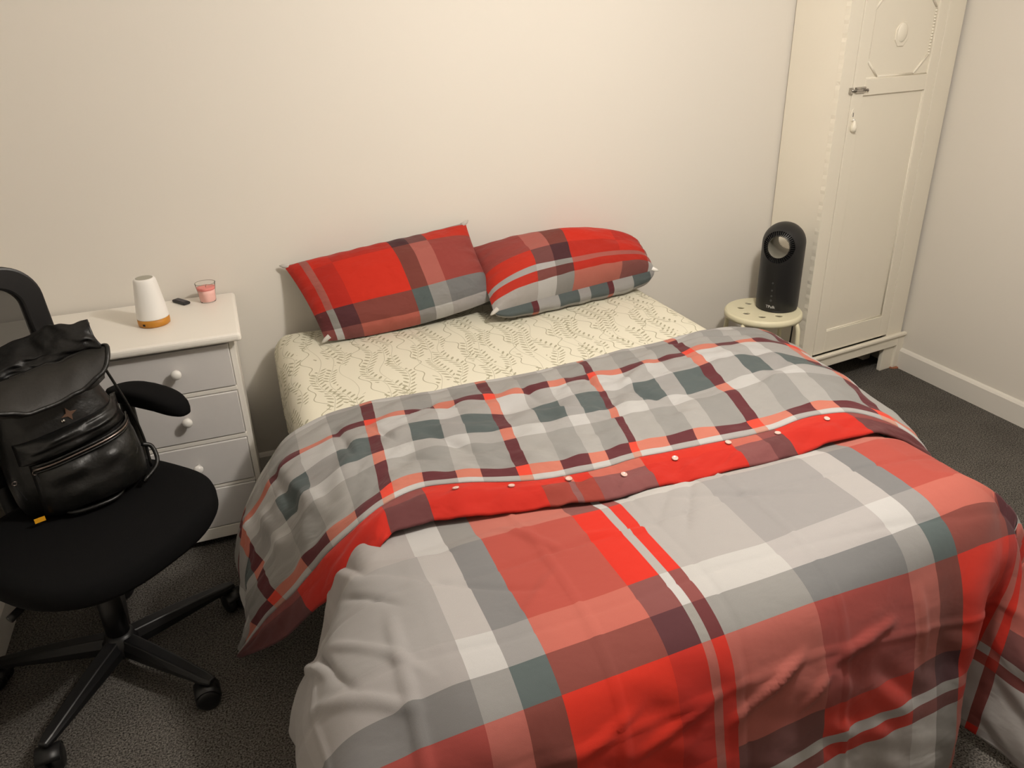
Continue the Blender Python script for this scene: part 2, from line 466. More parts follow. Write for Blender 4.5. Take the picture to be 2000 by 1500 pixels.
# ------------------------------------------------------------------ room shell
XL, XR, YB, YF, ZC = -0.835, 2.96, 2.80, -2.60, 2.42
def slab(name, x0, x1, y0, y1, z0, z1, m): return struct(boxo(name, x0, x1, y0, y1, z0, z1, m))
slab('floor', XL - .1, XR + .1, YF - .1, YB + .1, -0.1, 0, M_carpet)
slab('ceiling', XL - .1, XR + .1, YF - .1, YB + .1, ZC, ZC + .1, M_ceil)
slab('wall_back', XL - .1, XR + .1, YB, YB + .1, 0, ZC, M_wall)
slab('wall_left', XL - .1, XL, YF - .1, YB, 0, ZC, M_wall)
slab('wall_right', XR, XR + .1, YF - .1, YB, 0, ZC, M_wall)
slab('wall_front', XL, XR, YF - .1, YF, 0, ZC, M_wall)
def skirting(name, poly_pts, x0, y0, x1, y1):
    # cross-section extruded along (x0,y0)->(x1,y1); profile (out, z)
    d = Vector((x1 - x0, y1 - y0, 0)).normalized(); nrm = Vector((-d.y, d.x, 0))
    bm = bmesh.new()
    rings = []
    for (x, y) in ((x0, y0), (x1, y1)):
        rings.append([bm.verts.new(Vector((x, y, z)) + nrm * o) for o, z in poly_pts])
    n = len(poly_pts)
    for k in range(n):
        bm.faces.new((rings[0][k], rings[0][(k + 1) % n], rings[1][(k + 1) % n], rings[1][k]))
    bm.faces.new(rings[0][::-1]); bm.faces.new(rings[1])
    return struct(obj(name, bm, M_trim))
prof_sk = [(0, 0.0), (0.016, 0.0), (0.016, 0.088), (0.010, 0.097), (0.004, 0.102), (0, 0.102)]
skirting('baseboard_back', prof_sk, 2.22, YB, XL, YB)
skirting('baseboard_right', prof_sk, XR, YF, XR, YB - 0.02)
skirting('baseboard_left', prof_sk, XL, YB - 0.02, XL, YF)

# ------------------------------------------------------------------ wardrobe (stands in the corner, slightly turned)
WA = Vector((2.283, 2.52, 0)); WD = Vector((2.94, 2.605, 0)) - WA; WD.normalize()
WN = Vector((WD.y, -WD.x, 0))             # out of the front
WM = Matrix(((WD.x, -WN.x, 0, 0), (WD.y, -WN.y, 0, 0), (0, 0, 1, 0), (0, 0, 0, 1)))
wr = thing('wardrobe', 'tall cream painted wardrobe with a panelled door, in the corner right of the fan', 'wardrobe', (WA.x, WA.y, 0))
wr.rotation_euler = (0, 0, math.atan2(WD.y, WD.x))
# local: x along the front, y = into the wall
WH = 1.98
def wb(name, x0, x1, y0, y1, z0, z1, m=M_ward, p=wr, bevel=0.003, seg=2): return boxo(name, x0, x1, y0, y1, z0, z1, m, p, bevel, seg=seg)
# carcass side panels cut to meet the wall
dL = 0.272
wb('side_panel', 0.004, 0.024, 0.004, dL, 0.12, WH)
wb('side_panel', 0.640, 0.660, 0.02, 0.20, 0.12, WH)
bm = prism(bmesh.new(), [(0.024, 0.255), (0.64, 0.178), (0.64, 0.188), (0.024, 0.268)], 0.12, WH)
obj('back_panel', bm, M_ward, wr)
bm = prism(bmesh.new(), [(0.0, -0.02), (0.667, -0.02), (0.667, 0.18), (0.0, 0.26)], WH, WH + 0.03)
obj('top_panel', bm, M_ward, wr, bevel=0.006)
# left stile with a rough scalloped outer edge
bm = bmesh.new()
zz = np.linspace(0.0, WH, 130)
a = [bm.verts.new((0.0 + 0.0010 * math.sin(z * 260) + 0.0006 * random.uniform(-1, 1), 0.0, z)) for z in zz]
b_ = [bm.verts.new((0.0 + 0.0010 * math.sin(z * 260) + 0.0006 * random.uniform(-1, 1), 0.022, z)) for z in zz]
c_ = [bm.verts.new((0.0695, 0.0, z)) for z in zz]; d_ = [bm.verts.new((0.0695, 0.022, z)) for z in zz]
for k in range(len(zz) - 1):
    for p, q in ((a, b_), (c_, a), (d_, c_), (b_, d_)):
        bm.faces.new((p[k], q[k], q[k + 1], p[k + 1]))
bm.faces.new((a[0], c_[0], d_[0], b_[0])); bm.faces.new((a[-1], b_[-1], d_[-1], c_[-1]))
obj('front_stile', bm, M_ward, wr)
wb('front_stile', 0.5615, 0.667, 0.0, 0.022, 0.0, WH)
wb('front_rail', 0.0715, 0.560, 0.0, 0.022, 1.83, WH)
# base moulding and plinth
wb('base_moulding', -0.008, 0.688, -0.022, 0.0, 0.170, 0.186, bevel=0.005)
wb('plinth', 0.0, 0.667, -0.012, 0.006, 0.122, 0.170)
wb('foot', 0.634, 0.684, -0.013, 0.030, 0.006, 0.170)
wb('foot', 0.0, 0.05, -0.012, 0.030, 0.0, 0.122)
bm = lathe(bmesh.new(), [(0.030, 0), (0.030, 0.006)], 20, (0.659, 0.005, 0))
obj('foot_pad', bm, M_copper, wr)
wb('foot', 0.60, 0.65, 0.13, 0.17, 0.0, 0.122)
wb('foot', 0.004, 0.05, 0.20, 0.25, 0.0, 0.122)
wb('bottom_panel', 0.024, 0.64, 0.022, 0.18, 0.125, 0.14)
# door: backing plus applied frame so panels are recessed
door = wb('door', 0.0745, 0.557, 0.008, 0.02, 0.192, 1.825)
def dpart(name, x0, x1, z0, z1, y0=-0.001, y1=0.0085, bev=0.002):
    return wb(name, x0, x1, y0, y1, z0, z1, p=door, bevel=bev)
dpart('door_stile', 0.0745, 0.137, 0.192, 1.825); dpart('door_stile', 0.503, 0.557, 0.192, 1.825)
dpart('door_rail', 0.137, 0.503, 0.192, 0.296); dpart('door_rail', 0.137, 0.503, 1.291, 1.352); dpart('door_rail', 0.137, 0.503, 1.70, 1.825)
def bead(name, pts, r=0.0045, beaded=False):
    bm = bmesh.new()
    if beaded:
        (x0, z0), (x1, z1) = pts
        n = int(math.hypot(x1 - x0, z1 - z0) / 0.011)
        for k in range(n + 1):
            t = k / n
            bmesh.ops.create_uvsphere(bm, u_segments=8, v_segments=5, radius=0.0052,
                                      matrix=Matrix.Translation((x0 + (x1 - x0) * t, 0.006, z0 + (z1 - z0) * t)))
    else:
        tube(bm, [(x, 0.006, z) for x, z in pts], r, 8)
    return obj(name, bm, M_ward, door, smooth=True)
oc = [(0.205, 1.357), (0.418, 1.357), (0.494, 1.428), (0.494, 1.598), (0.418, 1.668), (0.205, 1.668), (0.140, 1.598), (0.140, 1.419)]
bead('octagon_moulding', [oc[0], oc[1]]); bead('octagon_moulding', [oc[1], oc[2]]); bead('octagon_moulding', [oc[2], oc[3]], beaded=True)
bead('octagon_moulding', [oc[3], oc[4]]); bead('octagon_moulding', [oc[4], oc[5]]); bead('octagon_moulding', [oc[5], oc[6]])
bead('octagon_moulding', [oc[6], oc[7]], beaded=True); bead('octagon_moulding', [oc[7], oc[0]])
bead('panel_bead', [(0.139, 1.354), (0.503, 1.354)], 0.003)
bead('panel_bead', [(0.139, 0.299), (0.501, 0.299)], 0.0035); bead('panel_bead', [(0.501, 0.299), (0.501, 1.288)], 0.003)
bm = bmesh.new()
bmesh.ops.create_uvsphere(bm, u_segments=24, v_segments=16, radius=1.0)
for v in bm.verts: v.co = Vector((0.313 + v.co.x * 0.030, 0.008 + v.co.y * 0.014, 1.512 + v.co.z * 0.038))
boss = obj('oval_boss', bm, M_ward, door, smooth=True)
bm = prism(bmesh.new(), [(0.313 + 0.040 * math.cos(k * math.pi / 4 + .39), 1.505 + 0.046 * math.sin(k * math.pi / 4 + .39)) for k in range(8)], 0, 0.006)
for v in bm.verts: v.co = Vector((v.co.x, 0.009 - v.co.z, v.co.y))
obj('boss_plate', bm, M_ward, door, bevel=0.002)
# latch
lt = boxo('latch', 0.084, 0.143, -0.004, -0.001, 1.302, 1.325, M_chrome, door, 0.001)
lt['label'] = 'tarnished chrome slide latch'
for zc in (1.306, 1.321):
    boxo('latch_rail', 0.086, 0.140, -0.009, -0.004, zc - 0.003, zc + 0.003, M_chrome, door, 0.001)
bm = tube(bmesh.new(), [(0.060, -0.008, 1.3135), (0.150, -0.008, 1.3135)], 0.0045, 10); obj('latch_bolt', bm, M_chrome, door, smooth=True)
bm = tube(bmesh.new(), [(0.142, -0.008, 1.3135), (0.146, -0.016, 1.309)], 0.0035, 8); obj('latch_knob', bm, M_metal, door, smooth=True)
boxo('latch_keep', 0.052, 0.067, -0.010, 0.0, 1.302, 1.325, M_chrome, wr, 0.001)
# escutcheon and drop handle
bm = bmesh.new()
pl = [(0.093 + 0.011 * math.cos(t) * (1 if math.sin(t) < .3 else .8), 1.222 + 0.024 * math.sin(t)) for t in np.linspace(0, 2 * math.pi, 24, endpoint=False)]
prism(bm, pl, 0, 0.004)
for v in bm.verts: v.co = Vector((v.co.x, 0.0 - v.co.z, v.co.y))
es = obj('escutcheon', bm, M_ward, door, bevel=0.001)
boxo('keyhole', 0.0915, 0.0945, -0.0045, -0.0035, 1.215, 1.231, M_dark, es)
bm = lathe(bmesh.new(), [(0.002, -0.022), (0.011, -0.018), (0.012, 0.0), (0.007, 0.012), (0.004, 0.022)], 16)
hd = obj('drop_handle', bm, M_ward, door, smooth=True); hd.location = (0.100, -0.010, 1.180); hd['label'] = 'small painted drop handle'
bm = tube(bmesh.new(), [(0.099, 0.0, 1.203), (0.099, -0.010, 1.203)], 0.004, 8); obj('handle_pivot', bm, M_knob, door, smooth=True)

# ------------------------------------------------------------------ chest of drawers
ch = thing('chest_of_drawers', 'white chest of drawers with grey drawer fronts and round white knobs, left of bed', 'chest of drawers', (-0.40, 2.58, 0))
CX0, CX1 = -0.355, 0.346       # local
def cb(name, x0, x1, y0, y1, z0, z1, m=M_chest, p=ch, bevel=0.002, seg=2): return boxo(name, x0, x1, y0, y1, z0, z1, m, p, bevel, seg=seg)
cb('top', CX0 - 0.022, CX1 + 0.024, -0.230, 0.208, 0.735, 0.762, bevel=0.010, seg=3)
cb('side_panel', CX1 - 0.018, CX1, -0.185, 0.200, 0.03, 0.735)
cb('side_panel', CX0, CX0 + 0.018, -0.185, 0.200, 0.03, 0.735)
cb('back_panel', CX0 + 0.018, CX1 - 0.018, 0.190, 0.200, 0.05, 0.735)
cb('plinth', CX0, CX1, -0.196, -0.17, 0.030, 0.072)
for x in (CX0 + 0.03, CX1 - 0.06):
    for y in (-0.15, 0.15):
        cb('foot', x, x + 0.03, y, y + 0.03, 0.0, 0.035)
for zr in ((0.722, 0.736), (0.5605, 0.5765), (0.3905, 0.4065), (0.222, 0.2345)):
    cb('front_rail', CX0 + 0.016, CX1 - 0.0165, -0.192, -0.16, zr[0], zr[1], bevel=0.003)
def knob(x, z, p):
    bm = bmesh.new()
    lathe(bm, [(0.007, 0.0), (0.006, 0.010), (0.0115, 0.016), (0.0155, 0.023), (0.0155, 0.029), (0.011, 0.035), (0.004, 0.037)], 20)
    k = obj('knob', bm, M_knob, p, smooth=True); k.rotation_euler = (math.pi / 2, 0, 0); k.location = (x, -0.195, z)
for z0, z1 in ((0.578, 0.720), (0.408, 0.559), (0.236, 0.389), (0.074, 0.221)):
    dr = cb('drawer', CX0 + 0.020, CX1 - 0.019, -0.195, -0.175, z0, z1, M_drawer, bevel=0.003)
    dr['label'] = 'grey drawer front'
    zk = (z0 + z1) / 2 + 0.006
    knob(0.164, zk, dr); knob(-0.173, zk, dr)

# ------------------------------------------------------------------ bed, sheet
BX0, BX1, BY0, BY1 = 0.064, 1.545, 1.02, 2.765
bed = thing('bed', 'king size divan bed against the wall, under the plaid duvet', 'bed', ((BX0 + BX1) / 2, (BY0 + BY1) / 2, 0))
hx, hy = (BX1 - BX0) / 2, (BY1 - BY0) / 2
boxo('divan_base', -hx + .05, hx - .01, -hy + .01, hy - .01, 0.05, 0.33, M_base, bed, 0.02)
boxo('mattress', -hx + .055, hx - .03, -hy + .03, hy - .012, 0.331, 0.560, M_base, bed, 0.04, seg=4)
for x in (-hx + .12, hx - .12):
    for y in (-hy + .12, hy - .12):
        obj('bed_foot', lathe(bmesh.new(), [(0.025, 0.0), (0.025, 0.052)], 16, (x, y, 0)), M_blackplastic, bed)

def sheet():
    # height-field style rounded cover: parameter grid over top plus sides
    R_ = 0.075
    def prof(s, half):   # s: signed arc coordinate from centre; returns offset, drop
        a = abs(s); flat = half - R_
        if a <= flat: return s, 0.0
        q = a - flat
        if q < R_ * math.pi / 2:
            t = q / R_
            return math.copysign(flat + R_ * math.sin(t), s), R_ * (1 - math.cos(t))
        return math.copysign(half, s), R_ + (q - R_ * math.pi / 2)
    ext = R_ * math.pi / 2 + 0.20
    us = np.linspace(-(hx - R_ + ext), hx - R_ + ext, 150)
    vs = np.linspace(-(hy - R_ + ext), hy - R_ + ext, 170)
    P = np.zeros((len(vs), len(us), 3)); UV = np.zeros((len(vs), len(us), 2))
    for i, v in enumerate(vs):
        yo, dy = prof(v, hy)
        for j, u in enumerate(us):
            xo, dx = prof(u, hx)
            dr = max(dx, dy)
            # pull corners in so they stay rounded
            k = min(dx, dy)
            xx = xo - math.copysign(1, xo) * min(k, R_) * 0.5; yy = yo - math.copysign(1, yo) * min(k, R_) * 0.5
            P[i, j] = (xx, yy, 0.602 - dr)
            UV[i, j] = (u + 0.02, v)
    sag = 0.004 * vnoise(P[..., 0] * 5, P[..., 1] * 5, 3) + 0.0025 * vnoise(P[..., 0] * 14, P[..., 1] * 10, 4)
    P[..., 2] += sag
    # the mattress gives under the weight of the duvet
    yw = P[..., 1] + (BY0 + BY1) / 2
    pr = sstep(1.95, 1.60, yw)
    P[..., 0] += 0.045 * pr * sstep(-hx + .22, -hx, P[..., 0]) - 0.02 * pr * sstep(hx - .22, hx, P[..., 0])
    P[..., 2] -= 0.022 * pr
    # gathered, slightly uneven lower edge
    P += normals(P) * (0.004 * np.clip((0.55 - P[..., 2]) / 0.2, 0, 1) * np.sin(us[None, :] * 0 + vs[:, None] * 55))[..., None]
    o = gridmesh('fitted_sheet', P, UV, M_sheet)
    o.location = ((BX0 + BX1) / 2, (BY0 + BY1) / 2, 0)
    tag(o, 'cream fitted sheet printed with olive leaf sprigs, stretched over the mattress', 'sheet')
sheet()

# ------------------------------------------------------------------ duvet
dv = thing('duvet', 'red and grey plaid duvet turned back to show its grey checked reverse', 'duvet', (0, 0, 0))

def arc_poly(pts, s):
    """point on polyline (with smoothing) at arc length s; returns array"""
    pts = np.array(pts, float)
    L_ = np.concatenate([[0], np.cumsum(np.linalg.norm(np.diff(pts, axis=0), axis=1))])
    # Catmull-Rom through the points by arc length
    s = np.asarray(s, float)
    k = np.clip(np.searchsorted(L_, s, side='right') - 1, 0, len(pts) - 2)
    t = np.clip((s - L_[k]) / (L_[k + 1] - L_[k]), 0, None)
    tang = np.gradient(pts, L_, axis=0)
    h = (L_[k + 1] - L_[k])[..., None]; t = t[..., None]
    p0, p1, m0, m1 = pts[k], pts[k + 1], tang[k], tang[k + 1]
    tt = np.minimum(t, 1)
    r = (2 * tt**3 - 3 * tt**2 + 1) * p0 + (tt**3 - 2 * tt**2 + tt) * h * m0 + (-2 * tt**3 + 3 * tt**2) * p1 + (tt**3 - tt**2) * h * m1
    return r + np.where(t > 1, (t - 1) * h * m1, 0)

def cr_interp(keys, vals, q):
    """Catmull-Rom style (finite-difference Hermite) through keys; q array"""
    keys = np.array(keys, float); vals = np.array(vals, float)
    k = np.clip(np.searchsorted(keys, q, side='right') - 1, 0, len(keys) - 2)
    h = (keys[k + 1] - keys[k]); t = ((q - keys[k]) / h)
    tan = np.gradient(vals, keys, axis=0)
    sh = (slice(None),) + (None,) * (vals.ndim - 1)
    t = t[sh]; h = h[sh]
    return (2*t**3 - 3*t**2 + 1) * vals[k] + (t**3 - 2*t**2 + t) * h * tan[k] + (-2*t**3 + 3*t**2) * vals[k+1] + (t**3 - t**2) * h * tan[k+1]

# profiles: (outward distance from bend start, z)
PF = [(0.0, .660), (.08, .652), (.14, .625), (.187, .545), (.212, .438), (.223, .37), (.236, .29), (.252, .17), (.262, .06), (.30, .018), (.42, .012), (.60, .012)]
PR = [(0.0, .660), (.076, .640), (.120, .605), (.161, .56), (.193, .52), (.225, .45), (.245, .35), (.262, .22), (.285, .09), (.33, .025), (.42, .014), (.60, .012)]
PLa = [(0.0, .660), (.072, .642), (.112, .595), (.136, .52), (.154, .45), (.182, .37), (.225, .29), (.27, .18), (.30, .07)]     # near the fold
PLb = [(0.0, .660), (.10, .645), (.18, .610), (.235, .54), (.255, .42), (.275, .30), (.30, .16), (.32, .06)]

PLc = [(0.0, .660), (.066, .640), (.100, .588), (.115, .51), (.121, .42), (.123, .28), (.124, .16), (.125, .06)]
def duvet_face():
    us = np.linspace(-0.34, 1.93, 280)
    vs = np.linspace(-0.34, 0.885, 170)
    U, V = np.meshgrid(us, vs)
    umin = np.interp(1.21 - V, [.3, 1.0, 1.1, 1.2, 1.35, 1.44, 1.50, 1.6], [-.17, -.15, -.18, -.22, -.27, -.22, -.15, -.14])
    U = np.where(U < .2, .2 + (U - .2) * (.2 - umin) / .54, U)
    yf = np.interp(U, [0, .35, .665, .86, 1.13, 1.275, 1.45], [.74, .755, .771, .785, .83, .851, .87]) + 0.20
    xs = 1.36
    bF = np.maximum(0, V - (1.21 - yf))               # foot overflow
    aR = np.maximum(0, U - xs)
    aL = np.maximum(0, 0.20 - U)
    y0 = np.maximum(1.21 - V, yf)                      # plan y before overflow
    # polar blend at the right foot corner
    d = np.hypot(aR, bF); th = np.arctan2(aR, bF)
    tw = th / (math.pi / 2)
    F = arc_poly(PF, d); Rr = arc_poly(PR, d)
    hF = F[..., 0]; hR = Rr[..., 0]
    low = np.clip((U - .86) / .27, 0, 1) * np.clip((.66 - F[..., 1]) / .06, 0, 1) * np.clip(F[..., 1] / .2, 0, 1) * .03
    zF = F[..., 1] - low
    h = hF * (1 - tw) + hR * tw
    z = zF * (1 - tw) + Rr[..., 1] * tw
    X = np.where(aR > 0, xs + np.sin(th) * h, U)
    Y = np.where(bF > 0, yf - np.cos(th) * h, y0)
    Z = np.where((aR > 0) | (bF > 0), z, 0.660)
    # the spare cloth at the corner: the foot side turns in, then runs out again as a doubled ear
    ku = [1.10, 1.20, 1.28, 1.33, 1.40, 1.46, 1.51, 1.565, 1.75, 1.95]
    kp = [(1.10, .785), (1.20, .792), (1.278, .800), (1.318, .825), (1.352, .885), (1.388, .925), (1.420, .918), (1.440, .872), (1.480, .700), (1.530, .520)]
    def foot_side(u, bf, x_top, y_top):
        p = cr_interp(ku, kp, np.clip(u, 1.10, 1.95).ravel()).reshape(u.shape + (2,))
        s_ = sstep(.12, .55, bf) * sstep(1.22, 1.34, u)
        return x_top * (1 - s_) + p[..., 0] * s_, y_top * (1 - s_) + p[..., 1] * s_
    left = (aR <= bF) & (bF > 0)
    Xl, Yl = foot_side(U, bF, X, Y)
    dl = np.hypot(aR * .55, bF)
    Fl = arc_poly(PF, dl)[..., 1] - low
    Zl = np.where(aR > 0, Fl, Z)
    # right layer: from the ear's folded edge back to the hanging right side
    q = d / math.sqrt(2)
    Fq = arc_poly(PF, q); Rq = arc_poly(PR, d)
    ydiag = yf - Fq[..., 0]; xdiag = xs + Rq[..., 0] * math.sin(math.pi / 4)
    pu = xs + q
    Xd, Yd = foot_side(pu, q, xs + 0.7 * Rq[..., 0], yf - .7 * Rq[..., 0])
    Zd = arc_poly(PF, np.hypot(q * .55, q))[..., 1]
    tt = np.clip((th - math.pi / 4) / (math.pi / 4), 0, 1)
    Xr = Xd * (1 - tt) + (xs + Rq[..., 0]) * tt + 0.03 * np.sin(math.pi * tt) * sstep(.1, .4, d)
    Yr = Yd * (1 - tt) + yf * tt
    Zr = Zd * (1 - tt) + Rq[..., 1] * tt
    right = (aR > bF) & (bF > 0)
    X = np.where(left, Xl, np.where(right, Xr, X))
    Y = np.where(left, Yl, np.where(right, Yr, Y))
    Z = np.where(left, Zl, np.where(right, Zr, Z))
    # left side
    A = arc_poly(PLa, aL); B = arc_poly(PLb, aL)
    wy = sstep(1.30, .92, 1.21 - V)
    C_ = arc_poly(PLc, aL)
    wc = sstep(1.31, 1.44, 1.21 - V)
    hl = (A[..., 0] * (1 - wy) + B[..., 0] * wy) * (1 - wc) + C_[..., 0] * wc
    zl = (A[..., 1] * (1 - wy) + B[..., 1] * wy) * (1 - wc) + C_[..., 1] * wc
    X = np.where(aL > 0, 0.20 - hl, X)
    Z = np.where(aL > 0, zl - (0.66 - Z) * np.clip(1 - aL / .35, 0.25, 1), Z)
    # left edge gathers forward under the fold
    fade = sstep(1.53, 1.38, 1.21 - V)
    # free hanging ripples
    fl = sstep(0.15, -0.3, U) * fade
    X = X - fl * (0.022 * np.sin(V * 13.0 + 0.6) + 0.010 * np.sin(V * 31.0 + U * 9))
    Z = Z + fl * 0.010 * np.sin(V * 17.0)
    ff = sstep(0.50, 0.85, V) * sstep(1.5, 1.2, U)
    Y = Y - ff * (0.012 * np.sin(U * 11.0 + 0.5))
    rr = sstep(1.50, 1.85, U) * sstep(0.1, -0.2, V)
    X = X + rr * 0.02 * np.sin(V * 16)
    Z = np.maximum(Z, 0.012)
    P = np.stack([X, Y, Z], -1)
    n = normals(P)
    n = -n
    # soft loft, wrinkles and packing creases
    w_ = 0.012 * vnoise(U * 3.2 + 5, V * 3.5, 1) + 0.006 * vnoise(U * 8, V * 7 + U * 3, 2)
    wk = sstep(0.35, 0.05, U) * 0.020 * vnoise(U * 9 + V * 5, V * 9 - U * 4, 5)
    wk += sstep(0.36, 0.55, V) * 0.012 * vnoise((U * 0.8 + V) * 8, (V - U * .8) * 20, 6)
    wk += sstep(0.05, -0.12, V) * 0.004 * vnoise(U * 14, V * 10, 8)
    cr = 0
    yc = np.interp(P[..., 0], [-.10, .045, .12, .29, .36], [1.60, 1.47, 1.20, 1.075, 1.06])
    cr = cr + 0.014 * sstep(-.016, .016, yc - P[..., 1]) * sstep(.34, .16, U) * sstep(.75, 1.0, P[..., 1])
    cr = cr + 0.007 * np.exp(-((U - .135 + .05 * (V - .3)) / .010) ** 2) * sstep(.12, .22, V)
    for u0, amp in ((0.452, .0040), (0.93, .0040), (-0.02, .003), (.70, -.003)):
        cr = cr + amp * np.exp(-((U - u0 - 0.006 * np.sin(V * 9)) / .0055) ** 2)
    for v0, amp in ((0.088, -.0045), (0.47, .0030), (.27, -.003)):
        cr = cr + amp * np.exp(-((V - v0 - 0.012 * np.sin(U * 5)) / .0055) ** 2)
    # diagonal thumb creases near the fold
    for (u0, v0, ang, ln, amp) in ((.80, .06, 2.2, .10, -.007), (.92, .07, .35, .16, -.006), (.74, .05, 2.3, .07, -.006), (.45, .03, 1.0, .08, .006), (.24, -.01, .3, .07, -.006), (.62, .09, .25, .08, .005), (.30, .13, .5, .12, -.005), (.40, .20, 2.4, .07, .005),
                                (.72, .50, -.5, .07, .009), (.78, .47, -.5, .05, .008), (.84, .53, -.7, .04, .008), (.95, .46, -.35, .06, .008), (1.02, .44, -.3, .05, .007), (.55, .50, -.3, .08, .006), (.42, .47, -.35, .06, .006), (1.16, .45, 1.5, .07, .006), (.10, .22, .9, .10, .008), (.02, .18, 1.2, .10, -.010), (.12, .08, .9, .07, -.007), (.06, .30, .6, .09, .009), (-.03, .12, 1.0, .12, .010)):
        a_ = (U - u0) * math.cos(ang) + (V - v0) * math.sin(ang); b2 = -(U - u0) * math.sin(ang) + (V - v0) * math.cos(ang)
        cr = cr + amp * np.exp(-(b2 / .008) ** 2) * np.exp(-(a_ / ln) ** 4)
    w_ = w_ - 0.016 * sstep(.012, -.045, V) * sstep(-.06, .03, U)
    P = P + n * (w_ + wk + cr)[..., None]
    P[..., 2] = np.maximum(P[..., 2], 0.010)
    # soft print drift measured on the cloth
    dlt = np.where(U < .86, .05, .096) * (np.clip(U, 0.1, 1.35) - .86)
    UV = np.stack([U, V + dlt * np.clip(V / .2, 0, 1)], -1)
    return gridmesh('duvet_face', P, UV, M_face, dv, solid=0.006)
face = duvet_face()
face['label'] = 'red and grey plaid face'

# turned-back part: control columns (u, Ttop xyz, Hem xyz, outward normal, bulge)
FC = [
 (-.250, (-.128, 1.795, .150), (-.186, 1.778, .045), (-.9, .1, .3), .004),
 (-.190, (-.118, 1.815, .260), (-.130, 1.705, .160), (-.9, .0, .3), .014),
 (-.110, (-.102, 1.830, .390), (-.076, 1.622, .278), (-.9, .0, .35), .024),
 (-.040, (-.060, 1.842, .490), (-.020, 1.548, .375), (-.8, .0, .5), .026),
 (.030, (-.004, 1.856, .572), (.034, 1.452, .500), (-.75, .0, .6), .024),
 (.090, (.050, 1.876, .622), (.070, 1.402, .575), (-.6, .0, .8), .018),
 (.150, (.135, 1.905, .642), (.132, 1.372, .645), (-.3, .0, .95), .015),
 (.250, (.250, 1.925, .648), (.205, 1.388, .676), (0, 0, 1), .016),
 (.330, (.330, 1.928, .650), (.275, 1.412, .680), (0, 0, 1), .016),
 (.450, (.450, 1.924, .650), (.385, 1.394, .680), (0, 0, 1), .014),
 (.570, (.570, 1.926, .650), (.500, 1.354, .678), (0, 0, 1), .016),
 (.740, (.740, 1.926, .650), (.650, 1.332, .678), (0, 0, 1), .020),
 (.920, (.920, 1.945, .650), (.795, 1.342, .678), (0, 0, 1), .016),
 (1.080, (1.080, 1.965, .650), (.945, 1.333, .678), (0, 0, 1), .018),
 (1.250, (1.250, 1.980, .652), (1.140, 1.330, .678), (0, 0, 1), .020),
 (1.400, (1.400, 1.990, .655), (1.300, 1.346, .680), (0, 0, 1), .018),
 (1.500, (1.500, 1.985, .650), (1.410, 1.318, .672), (.2, 0, .97), .020),
 (1.570, (1.572, 1.950, .632), (1.480, 1.270, .645), (.5, 0, .85), .024),
 (1.640, (1.640, 1.925, .575), (1.545, 1.235, .590), (.75, 0, .65), .028),
 (1.710, (1.685, 1.915, .490), (1.590, 1.225, .515), (.95, 0, .4), .028),
 (1.800, (1.705, 1.905, .370), (1.620, 1.222, .410), (1, 0, .2), .026),
 (1.900, (1.715, 1.900, .230), (1.640, 1.222, .290), (1, 0, .1), .022),
]
fu = np.array([c[0] for c in FC])
uq = np.concatenate([np.linspace(-.25, .25, 70, endpoint=False), np.linspace(.25, 1.40, 150, endpoint=False), np.linspace(1.40, 1.90, 60)])
Tq = cr_interp(fu, [c[1] for c in FC], uq); Hq = cr_interp(fu, [c[2] for c in FC], uq)
Nq = cr_interp(fu, [c[3] for c in FC], uq); Nq /= np.linalg.norm(Nq, axis=1, keepdims=True)
Bq = cr_interp(fu, [c[4] for c in FC], uq)

